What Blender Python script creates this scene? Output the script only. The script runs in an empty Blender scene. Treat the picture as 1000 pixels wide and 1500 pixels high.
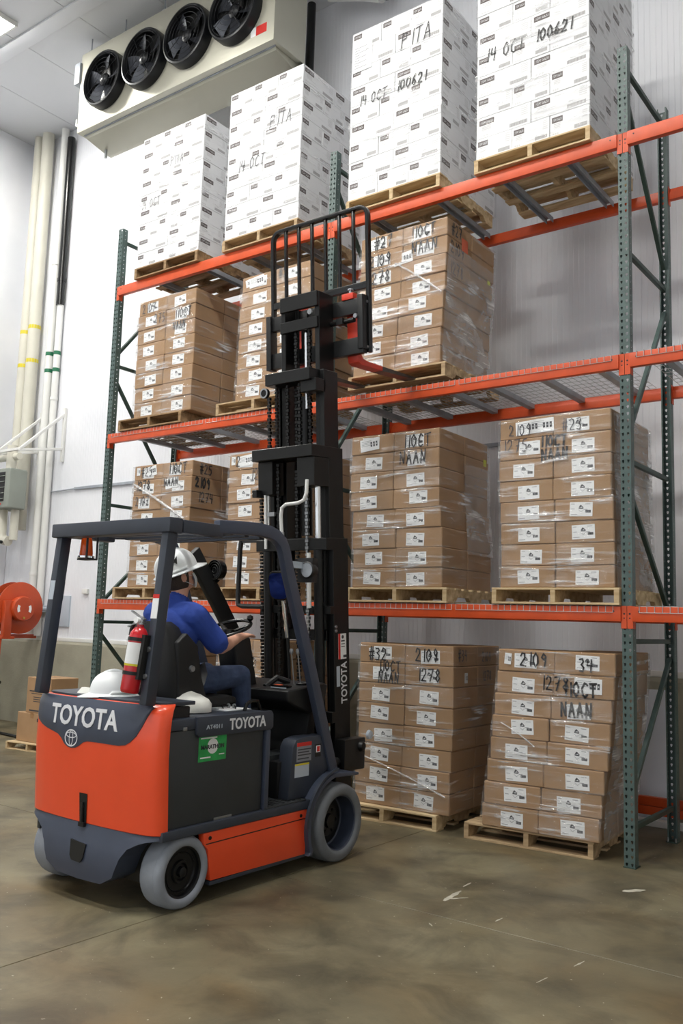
import bpy, bmesh, math, random
from mathutils import Vector, Matrix
R = random.Random(7)
SC = bpy.context.scene
COL = SC.collection
# ------------------------------------------------------------------ camera
F_PX = 1299.82
CAM = Vector((8.1146, -6.3739, 1.6336)); YAW, PIT, ROL = 0.6412, 0.1237, 0.0303
fw = Vector((-math.sin(YAW)*math.cos(PIT), math.cos(YAW)*math.cos(PIT), math.sin(PIT)))
rt = Vector((math.cos(YAW), math.sin(YAW), 0)); up = rt.cross(fw)
r2 = rt*math.cos(ROL)+up*math.sin(ROL); u2 = -rt*math.sin(ROL)+up*math.cos(ROL)
cd = bpy.data.cameras.new('camera'); cam = bpy.data.objects.new('camera', cd); COL.objects.link(cam)
cd.sensor_fit = 'VERTICAL'; cd.sensor_height = 36; cd.sensor_width = 24; cd.lens = F_PX/1500*36
cd.clip_start = .05; cd.clip_end = 200
cam.matrix_world = Matrix(((r2.x, u2.x, -fw.x, CAM.x), (r2.y, u2.y, -fw.y, CAM.y), (r2.z, u2.z, -fw.z, CAM.z), (0, 0, 0, 1)))
SC.camera = cam
# ------------------------------------------------------------------ world, exposure
SC.view_settings.view_transform = 'Standard'; SC.view_settings.look = 'None'
SC.view_settings.gamma = 1; SC.view_settings.use_curve_mapping = False
SC.view_settings.exposure = 0.12
WORLD_STRENGTH = 1.0
LAMP_STRENGTH = 98.0
w = bpy.data.worlds.new('world'); SC.world = w; w.use_nodes = True
w.node_tree.nodes['Background'].inputs[0].default_value = (0.93, 0.96, 1.0, 1)
w.node_tree.nodes['Background'].inputs[1].default_value = WORLD_STRENGTH
# ------------------------------------------------------------------ materials
def lin(h):
    h = h.lstrip('#'); o = []
    for i in (0, 2, 4):
        c = int(h[i:i+2], 16)/255; o.append(c/12.92 if c <= .04045 else ((c+.055)/1.055)**2.4)
    return (*o, 1)
MATS = {}
def nodes(name):
    m = bpy.data.materials.new(name); m.use_nodes = True; MATS[name] = m
    nt = m.node_tree; return m, nt, nt.nodes['Principled BSDF']
def mat(name, col, rough=.5, metal=0, var=0, vscale=4, bump=0, bscale=60, col2=None, stretch=None, spec=.5, coat=0):
    m, nt, b = nodes(name)
    b.inputs['Base Color'].default_value = lin(col); b.inputs['Roughness'].default_value = rough
    b.inputs['Metallic'].default_value = metal; b.inputs['Specular IOR Level'].default_value = spec
    if coat: b.inputs['Coat Weight'].default_value = coat; b.inputs['Coat Roughness'].default_value = .08
    if var or bump:
        tc = nt.nodes.new('ShaderNodeTexCoord'); mp = nt.nodes.new('ShaderNodeMapping')
        nt.links.new(tc.outputs['Object'], mp.inputs[0])
        if stretch: mp.inputs['Scale'].default_value = stretch
    if var:
        n = nt.nodes.new('ShaderNodeTexNoise'); n.inputs['Scale'].default_value = vscale; n.inputs['Detail'].default_value = 6
        nt.links.new(mp.outputs[0], n.inputs['Vector'])
        r = nt.nodes.new('ShaderNodeValToRGB'); c = lin(col)
        r.color_ramp.elements[0].position = .3; r.color_ramp.elements[1].position = .7
        c2 = lin(col2) if col2 else tuple(x*(1-var) for x in c[:3])+(1,)
        r.color_ramp.elements[0].color = c2
        r.color_ramp.elements[1].color = tuple(min(1, x*(1+var*.4)) for x in c[:3])+(1,)
        nt.links.new(n.outputs['Fac'], r.inputs[0]); nt.links.new(r.outputs[0], b.inputs['Base Color'])
    if bump:
        n2 = nt.nodes.new('ShaderNodeTexNoise'); n2.inputs['Scale'].default_value = bscale; n2.inputs['Detail'].default_value = 4
        nt.links.new(mp.outputs[0], n2.inputs['Vector'])
        bp = nt.nodes.new('ShaderNodeBump'); bp.inputs['Strength'].default_value = bump; bp.inputs['Distance'].default_value = .01
        nt.links.new(n2.outputs['Fac'], bp.inputs['Height']); nt.links.new(bp.outputs[0], b.inputs['Normal'])
    return m
def emis(name, col, s):
    m, nt, b = nodes(name); b.inputs['Base Color'].default_value = lin(col)
    b.inputs['Emission Color'].default_value = lin(col); b.inputs['Emission Strength'].default_value = s; return m
mat('rack_orange', '#D4501F', .42, var=.16, vscale=6, bump=.05)
mat('rack_green', '#4D605D', .45, var=.22, vscale=9, bump=.05)
mat('rack_green_dark', '#31463F', .5, var=.2, vscale=9)
mat('galv', '#A0A6AF', .45, 0, var=.2, vscale=7)
mat('wire_zinc', '#B9BBBC', .4, .6)
mat('curb', '#A09C8B', .85, var=.18, vscale=2.5, bump=.25, bscale=40)
mat('ceiling_paint', '#D2D4D8', .6, var=.04, vscale=1)
mat('white_paint', '#E4E4E1', .45, var=.05, vscale=3)
mat('cream_pipe', '#D3D0C3', .5, var=.08, vscale=3)
mat('black_paint', '#0E0F10', .42, var=.2, vscale=8)
mat('black_gloss', '#090A0B', .25)
mat('mast_black', '#121314', .38, .25, var=.25, vscale=6)
mat('black_plastic', '#141517', .5, bump=.08, bscale=200)
mat('rubber_grey', '#8D939D', .75, var=.12, vscale=10, bump=.1, bscale=80)
mat('rubber_dark', '#6E7277', .75, var=.15, vscale=10, bump=.1, bscale=80)
mat('rim_dark', '#15171A', .4, .3, var=.3)
mat('rim_blue', '#3B4252', .42, .1, var=.1)
mat('lift_orange', '#F85329', .32, var=.06, vscale=3, coat=.35)
mat('lift_slate', '#40485A', .4, var=.08, vscale=5, coat=.15)
mat('lift_slate_dark', '#363C48', .42, var=.08, vscale=5)
mat('battery_grey', '#33373A', .5, var=.1, vscale=6, bump=.15, bscale=260)
mat('letter_white', '#DFE1E6', .4)
mat('chrome', '#E4E6E8', .12, 1)
mat('steel', '#A8ABAF', .3, .9)
mat('pipe_white', '#DADBD9', .3)
mat('fork_red', '#D8402B', .42, var=.12, vscale=5)
mat('fork_steel', '#54504E', .4, .6, var=.4, vscale=9)
mat('seat_vinyl', '#131416', .62, bump=.1, bscale=120)
mat('card', '#A7845F', .78, var=.09, vscale=3, bump=.04, bscale=30, col2='#9A7A58')
mat('card_b', '#AD8A66', .78, var=.09, vscale=3, bump=.04, bscale=30, col2='#9E7D5B')
mat('card_tape', '#9A744F', .35)
mat('paper', '#EEF0F2', .6)
mat('print_dark', '#3A3C43', .6)
mat('print_grey', '#8A8D94', .6)
mat('marker', '#17161A', .5)
mat('marker_thin', '#3A3A42', .5)
mat('yellow_tag', '#D8D91F', .5)
mat('orange_tag', '#E0683F', .5)
mat('wood', '#C4AB86', .78, var=.3, vscale=3, bump=.15, bscale=25, col2='#93795A', stretch=(1, 6, 6))
mat('wood_pale', '#D6C19B', .78, var=.22, vscale=3, bump=.15, bscale=25, col2='#AD9068', stretch=(1, 6, 6))
mat('wood_old', '#A58763', .8, var=.35, vscale=3, bump=.2, bscale=25, col2='#6E5537', stretch=(1, 6, 6))
mat('evap_steel', '#B9B7A9', .38, .35, var=.06, vscale=1.5)
mat('evap_pan', '#A9A798', .4, .35, var=.06, vscale=1.5)
mat('fan_black', '#16181C', .35, .3)
mat('fan_blade', '#3A3D44', .35, .6)
mat('heater_grey', '#8E948C', .5, var=.06)
mat('reel_red', '#BC461D', .4, var=.12, vscale=4)
mat('ext_red', '#C41420', .25, coat=.4)
mat('hat_white', '#EDF1F4', .3)
mat('cloth_white', '#E4E4DE', .8, bump=.3, bscale=40)
mat('yellow_band', '#D6C52C', .5)
mat('green_band', '#1E6B4A', .5)
mat('red_sticker', '#D02A22', .5)
mat('green_label', '#2FA857', .4, var=.25, vscale=14)
mat('silver_label', '#B8C2CE', .4)
mat('amber', '#C8501A', .15)
mat('mirror', '#C8CEDA', .04, 1)
mat('skin', '#D8A48C', .5, var=.1, vscale=20)
mat('hair', '#3A3029', .8, bump=.4, bscale=150)
mat('shirt', '#2C4AA4', .8, var=.14, vscale=12, bump=.5, bscale=18)
mat('jeans', '#3D4C6C', .85, var=.3, vscale=16, bump=.35, bscale=30)
mat('shoe', '#1B1A1A', .6)
mat('mask', '#DDE5EC', .8)
mat('scuff', '#B9B5A6', .7, var=.2, vscale=20)
mat('curb_glare', '#E3E8F4', .3, var=.06, vscale=2)
mat('glass_clear', '#9FA4A6', .1)
mat('brass', '#B79B4C', .35, .8)
emis('lamp_glow', '#FFFDF6', LAMP_STRENGTH)

def wallmat():
    m, nt, b = nodes('wall_panel'); L = nt.links.new
    tc = nt.nodes.new('ShaderNodeTexCoord'); sep = nt.nodes.new('ShaderNodeSeparateXYZ'); geo = nt.nodes.new('ShaderNodeNewGeometry')
    L(geo.outputs['Position'], sep.inputs[0])
    n = nt.nodes.new('ShaderNodeTexNoise'); n.inputs['Scale'].default_value = 1.1; n.inputs['Detail'].default_value = 5; L(geo.outputs['Position'], n.inputs['Vector'])
    r = nt.nodes.new('ShaderNodeValToRGB'); r.color_ramp.elements[0].color = lin('#E2E4EA'); r.color_ramp.elements[1].color = lin('#EBECF1')
    r.color_ramp.elements[0].position = .35; r.color_ramp.elements[1].position = .65
    L(n.outputs['Fac'], r.inputs[0]); L(r.outputs[0], b.inputs['Base Color'])
    b.inputs['Roughness'].default_value = .42
    # micro ribs every 56 mm
    mul = nt.nodes.new('ShaderNodeMath'); mul.operation = 'MULTIPLY'; mul.inputs[1].default_value = 1/.056
    fr = nt.nodes.new('ShaderNodeMath'); fr.operation = 'FRACT'; sm = nt.nodes.new('ShaderNodeMath'); sm.operation = 'COMPARE'
    sm.inputs[1].default_value = .5; sm.inputs[2].default_value = .07
    L(sep.outputs[0], mul.inputs[0]); L(mul.outputs[0], fr.inputs[0]); L(fr.outputs[0], sm.inputs[0])
    bp = nt.nodes.new('ShaderNodeBump'); bp.inputs['Strength'].default_value = .08; bp.inputs['Distance'].default_value = .002
    L(sm.outputs[0], bp.inputs['Height']); L(bp.outputs[0], b.inputs['Normal'])
wallmat()
def floormat():
    m, nt, b = nodes('concrete_floor'); L = nt.links.new
    geo = nt.nodes.new('ShaderNodeNewGeometry'); P = geo.outputs['Position']
    def noise(s, d=6, rgh=.55, dist=0):
        n = nt.nodes.new('ShaderNodeTexNoise'); n.inputs['Scale'].default_value = s; n.inputs['Detail'].default_value = d
        n.inputs['Roughness'].default_value = rgh; n.inputs['Distortion'].default_value = dist; L(P, n.inputs['Vector']); return n.outputs['Fac']
    def ramp(f, *st):
        r = nt.nodes.new('ShaderNodeValToRGB'); e = r.color_ramp.elements
        while len(e) < len(st): e.new(.5)
        for i, (p, c) in enumerate(st): e[i].position = p; e[i].color = lin(c)
        L(f, r.inputs[0]); return r.outputs[0]
    def mix(a, c, f, mode='MIX'):
        x = nt.nodes.new('ShaderNodeMix'); x.data_type = 'RGBA'; x.blend_type = mode
        if isinstance(f, float): x.inputs[0].default_value = f
        else: L(f, x.inputs[0])
        L(a, x.inputs[6]); L(c, x.inputs[7]); return x.outputs[2]
    base = ramp(noise(1.3, 8, .6, .4), (.3, '#575140'), (.5, '#6E6650'), (.72, '#847D65'))
    rust = ramp(noise(.9, 5, .6, .5), (.3, '#7E6236'), (.7, '#6B5F46'))
    rf = ramp(noise(.75, 4, .5, 1.0), (.5, '#000000'), (.72, '#D0D0D0'))
    c = mix(base, rust, rf)
    dark = ramp(noise(2.3, 7, .65, .6), (.36, '#8C8C92'), (.55, '#FFFFFF'))
    c = mix(c, dark, .55, 'MULTIPLY')
    spk = ramp(noise(34, 2, .5), (.73, '#000000'), (.77, '#FFFFFF'))
    lt = ramp(noise(3, 2), (0, '#B5B1A2'), (1, '#B5B1A2')); c = mix(c, lt, spk)
    L(c, b.inputs['Base Color'])
    rr = nt.nodes.new('ShaderNodeMapRange'); rr.inputs[3].default_value = .34; rr.inputs[4].default_value = .62
    L(noise(1.8, 6), rr.inputs[0]); L(rr.outputs[0], b.inputs['Roughness'])
    bp = nt.nodes.new('ShaderNodeBump'); bp.inputs['Strength'].default_value = .12; bp.inputs['Distance'].default_value = .01
    L(noise(18, 8, .7), bp.inputs['Height']); L(bp.outputs[0], b.inputs['Normal'])
floormat()
def whitecarton():
    # printed white carton: UV runs 0..1 over each upright side
    m, nt, b = nodes('white_carton'); L = nt.links.new
    uv = nt.nodes.new('ShaderNodeUVMap'); sep = nt.nodes.new('ShaderNodeSeparateXYZ'); L(uv.outputs[0], sep.inputs[0])
    oi = nt.nodes.new('ShaderNodeObjectInfo')
    def M(op, a, c):
        n = nt.nodes.new('ShaderNodeMath'); n.operation = op
        for i, v in enumerate((a, c)):
            if isinstance(v, (int, float)): n.inputs[i].default_value = v
            else: L(v, n.inputs[i])
        return n.outputs[0]
    U, V = sep.outputs[0], sep.outputs[1]
    def rect(u0, u1, v0, v1):
        return M('MULTIPLY', M('MULTIPLY', M('GREATER_THAN', U, u0), M('LESS_THAN', U, u1)), M('MULTIPLY', M('GREATER_THAN', V, v0), M('LESS_THAN', V, v1)))
    def stripes(src, f, th): return M('GREATER_THAN', M('FRACT', M('MULTIPLY', src, f), 0), th)
    logo = rect(.05, .33, .62, .88)
    n = nt.nodes.new('ShaderNodeTexNoise'); n.inputs['Scale'].default_value = 30; L(uv.outputs[0], n.inputs['Vector'])
    txt = M('MULTIPLY', rect(.07, .31, .69, .82), M('GREATER_THAN', n.outputs['Fac'], .52))
    logo_d = M('SUBTRACT', logo, M('MULTIPLY', txt, .6))
    bar = M('MULTIPLY', rect(.62, .94, .1, .27), M('ADD', M('MULTIPLY', stripes(U, 46, .45), .45), .3))
    sub = M('MULTIPLY', M('MULTIPLY', rect(.1, .27, .34, .58), stripes(V, 14, .45)), .28)
    t2 = M('MULTIPLY', M('MULTIPLY', rect(.82, .95, .5, .9), stripes(V, 11, .5)), .25)
    t3 = M('MULTIPLY', M('MULTIPLY', rect(.06, .22, .08, .16), stripes(U, 18, .3)), .25)
    mask = M('ADD', M('ADD', logo_d, bar), M('ADD', sub, M('ADD', t2, t3)))
    mask = M('MINIMUM', mask, 1.0)
    x = nt.nodes.new('ShaderNodeMix'); x.data_type = 'RGBA'; L(mask, x.inputs[0])
    x.inputs[6].default_value = lin('#E6E7EA'); x.inputs[7].default_value = lin('#4B3F3E')
    L(x.outputs[2], b.inputs['Base Color']); b.inputs['Roughness'].default_value = .5
whitecarton()
def filmmat(name, base, edge, haze, glint, diff):
    m = bpy.data.materials.new(name); m.use_nodes = True; MATS[name] = m; nt = m.node_tree; nt.nodes.clear(); L = nt.links.new
    out = nt.nodes.new('ShaderNodeOutputMaterial')
    tr = nt.nodes.new('ShaderNodeBsdfTransparent'); tr.inputs[0].default_value = (.97, .97, .97, 1)
    gl = nt.nodes.new('ShaderNodeBsdfGlossy'); gl.inputs['Roughness'].default_value = .14
    df = nt.nodes.new('ShaderNodeBsdfDiffuse'); df.inputs[0].default_value = (.9, .91, .93, 1)
    mx0 = nt.nodes.new('ShaderNodeMixShader'); mx0.inputs[0].default_value = diff; L(gl.outputs[0], mx0.inputs[1]); L(df.outputs[0], mx0.inputs[2])
    tc = nt.nodes.new('ShaderNodeTexCoord')
    def noise(sc, rot, s, d, dist, lo, hi):
        mp = nt.nodes.new('ShaderNodeMapping'); mp.inputs['Scale'].default_value = sc; mp.inputs['Rotation'].default_value = rot; L(tc.outputs['Object'], mp.inputs[0])
        n = nt.nodes.new('ShaderNodeTexNoise'); n.inputs['Scale'].default_value = s; n.inputs['Detail'].default_value = d; n.inputs['Roughness'].default_value = .6; n.inputs['Distortion'].default_value = dist
        L(mp.outputs[0], n.inputs['Vector'])
        r = nt.nodes.new('ShaderNodeMapRange'); r.interpolation_type = 'SMOOTHSTEP'; r.inputs[1].default_value = lo; r.inputs[2].default_value = hi; L(n.outputs['Fac'], r.inputs[0])
        return r.outputs[0], n.outputs['Fac']
    def M(op, x, y):
        n = nt.nodes.new('ShaderNodeMath'); n.operation = op
        for i, v in enumerate((x, y)):
            if isinstance(v, (int, float)): n.inputs[i].default_value = v
            else: L(v, n.inputs[i])
        return n.outputs[0]
    patch, pn = noise((1, 1, 1.5), (0, 0, 0), 2.4, 4, .6, .44, .66)
    strands, sn = noise((.9, .9, 13), (.12, .16, 0), 2.0, 5, .5, .55, .64)  # wrinkle streaks, their glints painted in as pale diffuse film
    cross, cn = noise((1.0, 1.0, 12), (-.45, .5, 0), 1.7, 4, .4, .58, .66)
    f = M('ADD', M('MULTIPLY', patch, haze), base+edge*.12)
    f = M('ADD', f, M('MULTIPLY', M('MULTIPLY', strands, M('ADD', patch, .25)), glint))
    f = M('MINIMUM', M('ADD', f, M('MULTIPLY', M('MULTIPLY', cross, patch), glint*.7)), .92)
    bp = nt.nodes.new('ShaderNodeBump'); bp.inputs['Strength'].default_value = .8; bp.inputs['Distance'].default_value = .03; L(sn, bp.inputs['Height'])
    L(bp.outputs[0], gl.inputs['Normal'])
    mx = nt.nodes.new('ShaderNodeMixShader'); L(f, mx.inputs[0]); L(tr.outputs[0], mx.inputs[1]); L(mx0.outputs[0], mx.inputs[2])
    L(mx.outputs[0], out.inputs[0])
filmmat('film', .015, .2, .11, .62, .5)
filmmat('film_haze', .12, .4, .3, .45, .75)  # pale film for the added layers, haze put into the colour
filmmat('film_white', .0, .1, .05, .45, .7)
filmmat('film_rope', .35, .2, .2, .6, .6)
# ------------------------------------------------------------------ mesh helpers
class MB:
    def __init__(s): s.v = []; s.f = []; s.m = []
    def add(s, vs, fs, mi=0):
        o = len(s.v); s.v += [tuple(p) for p in vs]
        for f in fs: s.f.append(tuple(i+o for i in f)); s.m.append(mi)
        return s
    def box(s, x0, x1, y0, y1, z0, z1, mi=0):
        return s.add([(x0,y0,z0),(x1,y0,z0),(x1,y1,z0),(x0,y1,z0),(x0,y0,z1),(x1,y0,z1),(x1,y1,z1),(x0,y1,z1)],
                     [(0,3,2,1),(4,5,6,7),(0,1,5,4),(1,2,6,5),(2,3,7,6),(3,0,4,7)], mi)
    def cbox(s, c, sz, mi=0, rot=None):
        h = [d/2 for d in sz]; vs = []
        for x,y,z in ((-1,-1,-1),(1,-1,-1),(1,1,-1),(-1,1,-1),(-1,-1,1),(1,-1,1),(1,1,1),(-1,1,1)):
            p = Vector((x*h[0], y*h[1], z*h[2])); p = rot @ p if rot else p; vs.append(p+Vector(c))
        return s.add(vs, [(0,3,2,1),(4,5,6,7),(0,1,5,4),(1,2,6,5),(2,3,7,6),(3,0,4,7)], mi)
    def prism(s, poly, axis, a0, a1, mi=0):
        n = len(poly)
        def P(p, a):
            return {'x': (a,p[0],p[1]), 'y': (p[0],a,p[1]), 'z': (p[0],p[1],a)}[axis]
        vs = [P(p,a0) for p in poly]+[P(p,a1) for p in poly]
        fs = [tuple(range(n))[::-1], tuple(range(n,2*n))]+[(i,(i+1)%n,n+(i+1)%n,n+i) for i in range(n)]
        return s.add(vs, fs, mi)
    def tube(s, pts, r, n=10, mi=0, caps=True):
        pts = [Vector(p) for p in pts]; m = len(pts); rs = r if isinstance(r,(list,tuple)) else [r]*m
        t0 = (pts[1]-pts[0]).normalized(); ref = Vector((0,0,1)) if abs(t0.z) < .9 else Vector((1,0,0))
        nrm = t0.cross(ref).normalized(); vs = []; fs = []
        for i,p in enumerate(pts):
            t = (pts[min(i+1,m-1)]-pts[max(i-1,0)]).normalized()
            nrm = (nrm - t*nrm.dot(t)).normalized(); b = t.cross(nrm)
            for k in range(n):
                a = 2*math.pi*k/n; vs.append(p+(nrm*math.cos(a)+b*math.sin(a))*rs[i])
        for i in range(m-1):
            for k in range(n): fs.append((i*n+k, i*n+(k+1)%n, (i+1)*n+(k+1)%n, (i+1)*n+k))
        if caps: fs += [tuple(range(n))[::-1], tuple(range((m-1)*n, m*n))]
        return s.add(vs, fs, mi)
    def sweep(s, pts, wd, ht, side=(1,0,0), mi=0):
        """rectangular bar: wd along 'side', ht perpendicular to path and side"""
        pts = [Vector(p) for p in pts]; m = len(pts); sd = Vector(side).normalized(); vs = []; fs = []
        for i,p in enumerate(pts):
            t = (pts[min(i+1,m-1)]-pts[max(i-1,0)]).normalized(); u = sd.cross(t).normalized()
            for a,b in ((-1,-1),(1,-1),(1,1),(-1,1)): vs.append(p+sd*(a*wd/2)+u*(b*ht/2))
        for i in range(m-1):
            for k in range(4): fs.append((i*4+k, i*4+(k+1)%4, (i+1)*4+(k+1)%4, (i+1)*4+k))
        fs += [(3,2,1,0), tuple(range((m-1)*4, m*4))]
        return s.add(vs, fs, mi)
    def lathe(s, prof, c, axis='z', n=24, mi=0, a0=0, a1=2*math.pi):
        """prof: (radius, along) ; closed ends where r==0"""
        c = Vector(c); vs = []; fs = []; full = abs(a1-a0-2*math.pi) < 1e-6; m = n if full else n+1
        for r,h in prof:
            for k in range(m):
                a = a0+(a1-a0)*k/n; q = (r*math.cos(a), r*math.sin(a))
                p = {'z': Vector((q[0],q[1],h)), 'x': Vector((h,q[0],q[1])), 'y': Vector((q[0],h,q[1]))}[axis]; vs.append(c+p)
        for i in range(len(prof)-1):
            for k in range(n): fs.append((i*m+k, i*m+(k+1)%m, (i+1)*m+(k+1)%m, (i+1)*m+k))
        return s.add(vs, fs, mi)
    def xf(s, M): s.v = [tuple(M @ Vector(p)) for p in s.v]; return s
    def mesh(s, name, mats, bevel=0, seg=2, smooth=35, weld=False):
        me = bpy.data.meshes.new(name); me.from_pydata(s.v, [], s.f)
        for mm in (mats if isinstance(mats,(list,tuple)) else [mats]): me.materials.append(MATS[mm])
        for p,i in zip(me.polygons, s.m): p.material_index = i
        bm = bmesh.new(); bm.from_mesh(me)
        if weld: bmesh.ops.remove_doubles(bm, verts=bm.verts, dist=1e-4)
        bmesh.ops.recalc_face_normals(bm, faces=bm.faces)
        if bevel:
            ed = [e for e in bm.edges if len(e.link_faces) == 2 and e.calc_face_angle(0) > math.radians(32)]
            bmesh.ops.bevel(bm, geom=ed, offset=bevel, segments=seg, affect='EDGES', clamp_overlap=True, profile=.6)
        bm.to_mesh(me); bm.free()
        if smooth:
            for p in me.polygons: p.use_smooth = True
            me.set_sharp_from_angle(angle=math.radians(smooth))
        me.update(); return me
WL = {}
def link(name, data, loc=(0,0,0), parent=None):
    o = bpy.data.objects.new(name, data); COL.objects.link(o); WL[o.name] = Vector(loc)
    if parent is not None: o.parent = parent; o.location = Vector(loc)-WL[parent.name]
    else: o.location = loc
    return o
def obj(name, mb, mats, parent=None, bevel=0, seg=2, smooth=35, label=None, weld=False):
    lo = [min(p[i] for p in mb.v) for i in range(3)]; hi = [max(p[i] for p in mb.v) for i in range(3)]
    c = Vector([(a+b)/2 for a,b in zip(lo,hi)])
    if parent is None: c.z = lo[2]
    mb.v = [tuple(Vector(p)-c) for p in mb.v]
    o = link(name, mb.mesh(name, mats, bevel, seg, smooth, weld), c, parent)
    if label: o['label'] = label
    return o
def empty(name, loc, label=None, cat=None, group=None):
    o = link(name, None, loc); o.empty_display_size = .1
    if label: tag(o, label, cat, group)
    return o
def tag(o, label, cat=None, group=None):
    o['label'] = label
    if cat: o['category'] = cat
    if group: o['group'] = group
    return o
def struct(o, label=None):
    o['kind'] = 'structure'
    if label: o['label'] = label
    return o
def textmesh(s, size, bold=0.0, ext=0.0, spacing=1.0):
    cu = bpy.data.curves.new('t', 'FONT'); cu.body = s; cu.size = size; cu.offset = bold; cu.extrude = ext; cu.align_x = 'CENTER'; cu.align_y = 'CENTER'; cu.space_character = spacing
    cu.resolution_u = 3
    ob = bpy.data.objects.new('t', cu); COL.objects.link(ob)
    dg = bpy.context.evaluated_depsgraph_get(); me = bpy.data.meshes.new_from_object(ob.evaluated_get(dg))
    vs = [Vector(v.co) for v in me.vertices]; fs = [tuple(p.vertices) for p in me.polygons]
    bpy.data.objects.remove(ob); bpy.data.meshes.remove(me); bpy.data.curves.remove(cu)
    return vs, fs
def letters(s, size, center, ux, uz, width=None, bold=0.0, ext=.001, fn=None):
    """flat raised letters laid in the plane ux (reading direction), uz (up)"""
    vs, fs = textmesh(s, size, bold, ext); ux = Vector(ux); uz = Vector(uz); un = ux.cross(uz); c = Vector(center)
    xs = [v.x for v in vs]; k = width/(max(xs)-min(xs)) if width else 1; mx = (max(xs)+min(xs))/2; ys = [v.y for v in vs]; my = (max(ys)+min(ys))/2
    mb = MB()
    if fn: out = [fn((v.x-mx)*k, v.y-my, v.z) for v in vs]
    else: out = [c+ux*((v.x-mx)*k)+uz*(v.y-my)+un*v.z for v in vs]
    return mb.add(out, fs)
# hand lettering: strokes on a 0..1 grid
GL = {'0': [[(.5,1),(.12,.7),(.12,.3),(.45,0),(.85,.3),(.85,.7),(.5,1)]], '1': [[(.5,1),(.45,0)]],
 '2': [[(.1,.75),(.3,1),(.75,.9),(.75,.6),(.1,.05),(.9,.02)]], '3': [[(.1,.95),(.6,1),(.75,.75),(.4,.55),(.8,.35),(.6,.02),(.1,.05)]],
 '4': [[(.2,1),(.1,.5),(.85,.5)],[(.7,.95),(.65,0)]], '5': [[(.85,1),(.25,.95),(.2,.6),(.7,.55),(.8,.25),(.5,0),(.1,.05)]],
 '6': [[(.7,1),(.25,.6),(.15,.2),(.5,0),(.8,.25),(.5,.5),(.2,.3)]], '7': [[(.08,.95),(.9,1),(.4,0)],[(.3,.5),(.75,.52)]],
 '8': [[(.5,.52),(.2,.75),(.5,1),(.78,.78),(.5,.52),(.15,.25),(.5,0),(.85,.25),(.5,.52)]], '9': [[(.8,.7),(.5,.5),(.2,.7),(.5,1),(.8,.8),(.7,.3),(.55,0)]],
 '#': [[(.38,1.05),(.25,-.05)],[(.75,1.05),(.62,-.05)],[(.02,.65),(.98,.7)],[(.02,.32),(.95,.36)]],
 'A': [[(.05,0),(.45,1),(.85,0)],[(.2,.38),(.75,.42)]], 'N': [[(.1,0),(.15,1),(.75,.05),(.85,1.02)]], 'C': [[(.9,.85),(.5,1),(.12,.6),(.2,.15),(.55,0),(.9,.15)]],
 'T': [[(.02,.95),(.98,1)],[(.5,.98),(.45,0)]], 'O': [[(.5,1),(.12,.65),(.2,.15),(.5,0),(.88,.35),(.8,.8),(.5,1)]], 'P': [[(.15,-.05),(.25,1),(.8,.9),(.8,.6),(.25,.5)]],
 'I': [[(.5,1),(.45,0)]], ' ': []}
def handwriting(mb, s, org, ux, uz, h, wd, rnd, cw=.5, jit=.035):
    """ribbon strokes, org = lower left, in plane ux,uz"""
    ux = Vector(ux); uz = Vector(uz); x = 0
    for ch in s:
        for st in GL[ch]:
            pts = [Vector(org)+ux*(x+(px*cw+rnd.uniform(-jit,jit)*.6)*h)+uz*((py+rnd.uniform(-jit,jit))*h) for px,py in st]
            for a,b in zip(pts, pts[1:]):
                d = (b-a).normalized(); n = ux.cross(uz); sdv = d.cross(n)*wd/2; e = d*wd*.35
                mb.add([a-e+sdv, b+e+sdv, b+e-sdv, a-e-sdv], [(0,1,2,3)])
        x += h*(cw+.13)*(.6 if ch in '1I ' else 1)
    return mb
ORD = ['top','second','third','fourth','fifth','sixth','seventh','eighth','ninth']
# ================================================================== SETTING
WY, CZ, LX = 1.75, 9.4, -4.57          # back wall, ceiling height, left wall
# floor: base + slabs with saw-cut joints
floor = struct(obj('floor', MB().box(-4.8, 16, -16, 1.95, -.3, -.03), 'curb'), 'worn olive grey concrete warehouse floor')
jx = [-4.6, .25, 4.3, 8.4, 15.5]; jy = [-15, -10, -5.8, -1.78, 1.75]
for i in range(4):
    for j in range(4):
        g = .003
        obj('slab', MB().box(jx[i]+g, jx[i+1]-g, jy[j]+g, jy[j+1]-g, -.05, 0), 'concrete_floor', floor, bevel=.002, seg=1)
SCUFFS = [((5.344,-1.521),(5.319,-1.268),.022), ((5.35,-1.46),(5.42,-1.36),.012), ((5.287,-1.182),(5.282,-1.066),.007), ((5.746,-1.649),(5.751,-1.567),.006), ((6.343,-1.993),(6.357,-1.888),.006), ((6.287,-2.304),(6.301,-2.207),.005), ((6.095,-.577),(6.195,-.446),.035), ((5.478,-1.92),(5.521,-1.955),.006)]
sc_r = random.Random(11)
for (a, b, wd) in SCUFFS:
    a = Vector((*a, .0006)); b = Vector((*b, .0006)); d = (b-a).normalized(); n_ = Vector((-d.y, d.x, 0)); mb = MB(); vs = []
    for k in range(7):
        q = a.lerp(b, k/6); ww = wd*(.25+.75*math.sin(math.pi*(k+.4)/6.8))*sc_r.uniform(.6, 1.2); vs += [q+n_*ww, q-n_*ww*sc_r.uniform(.5, 1)]
    obj('scuff', mb.add(vs, [(2*k, 2*k+1, 2*k+3, 2*k+2) for k in range(6)]), 'scuff', floor, smooth=0)
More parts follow.
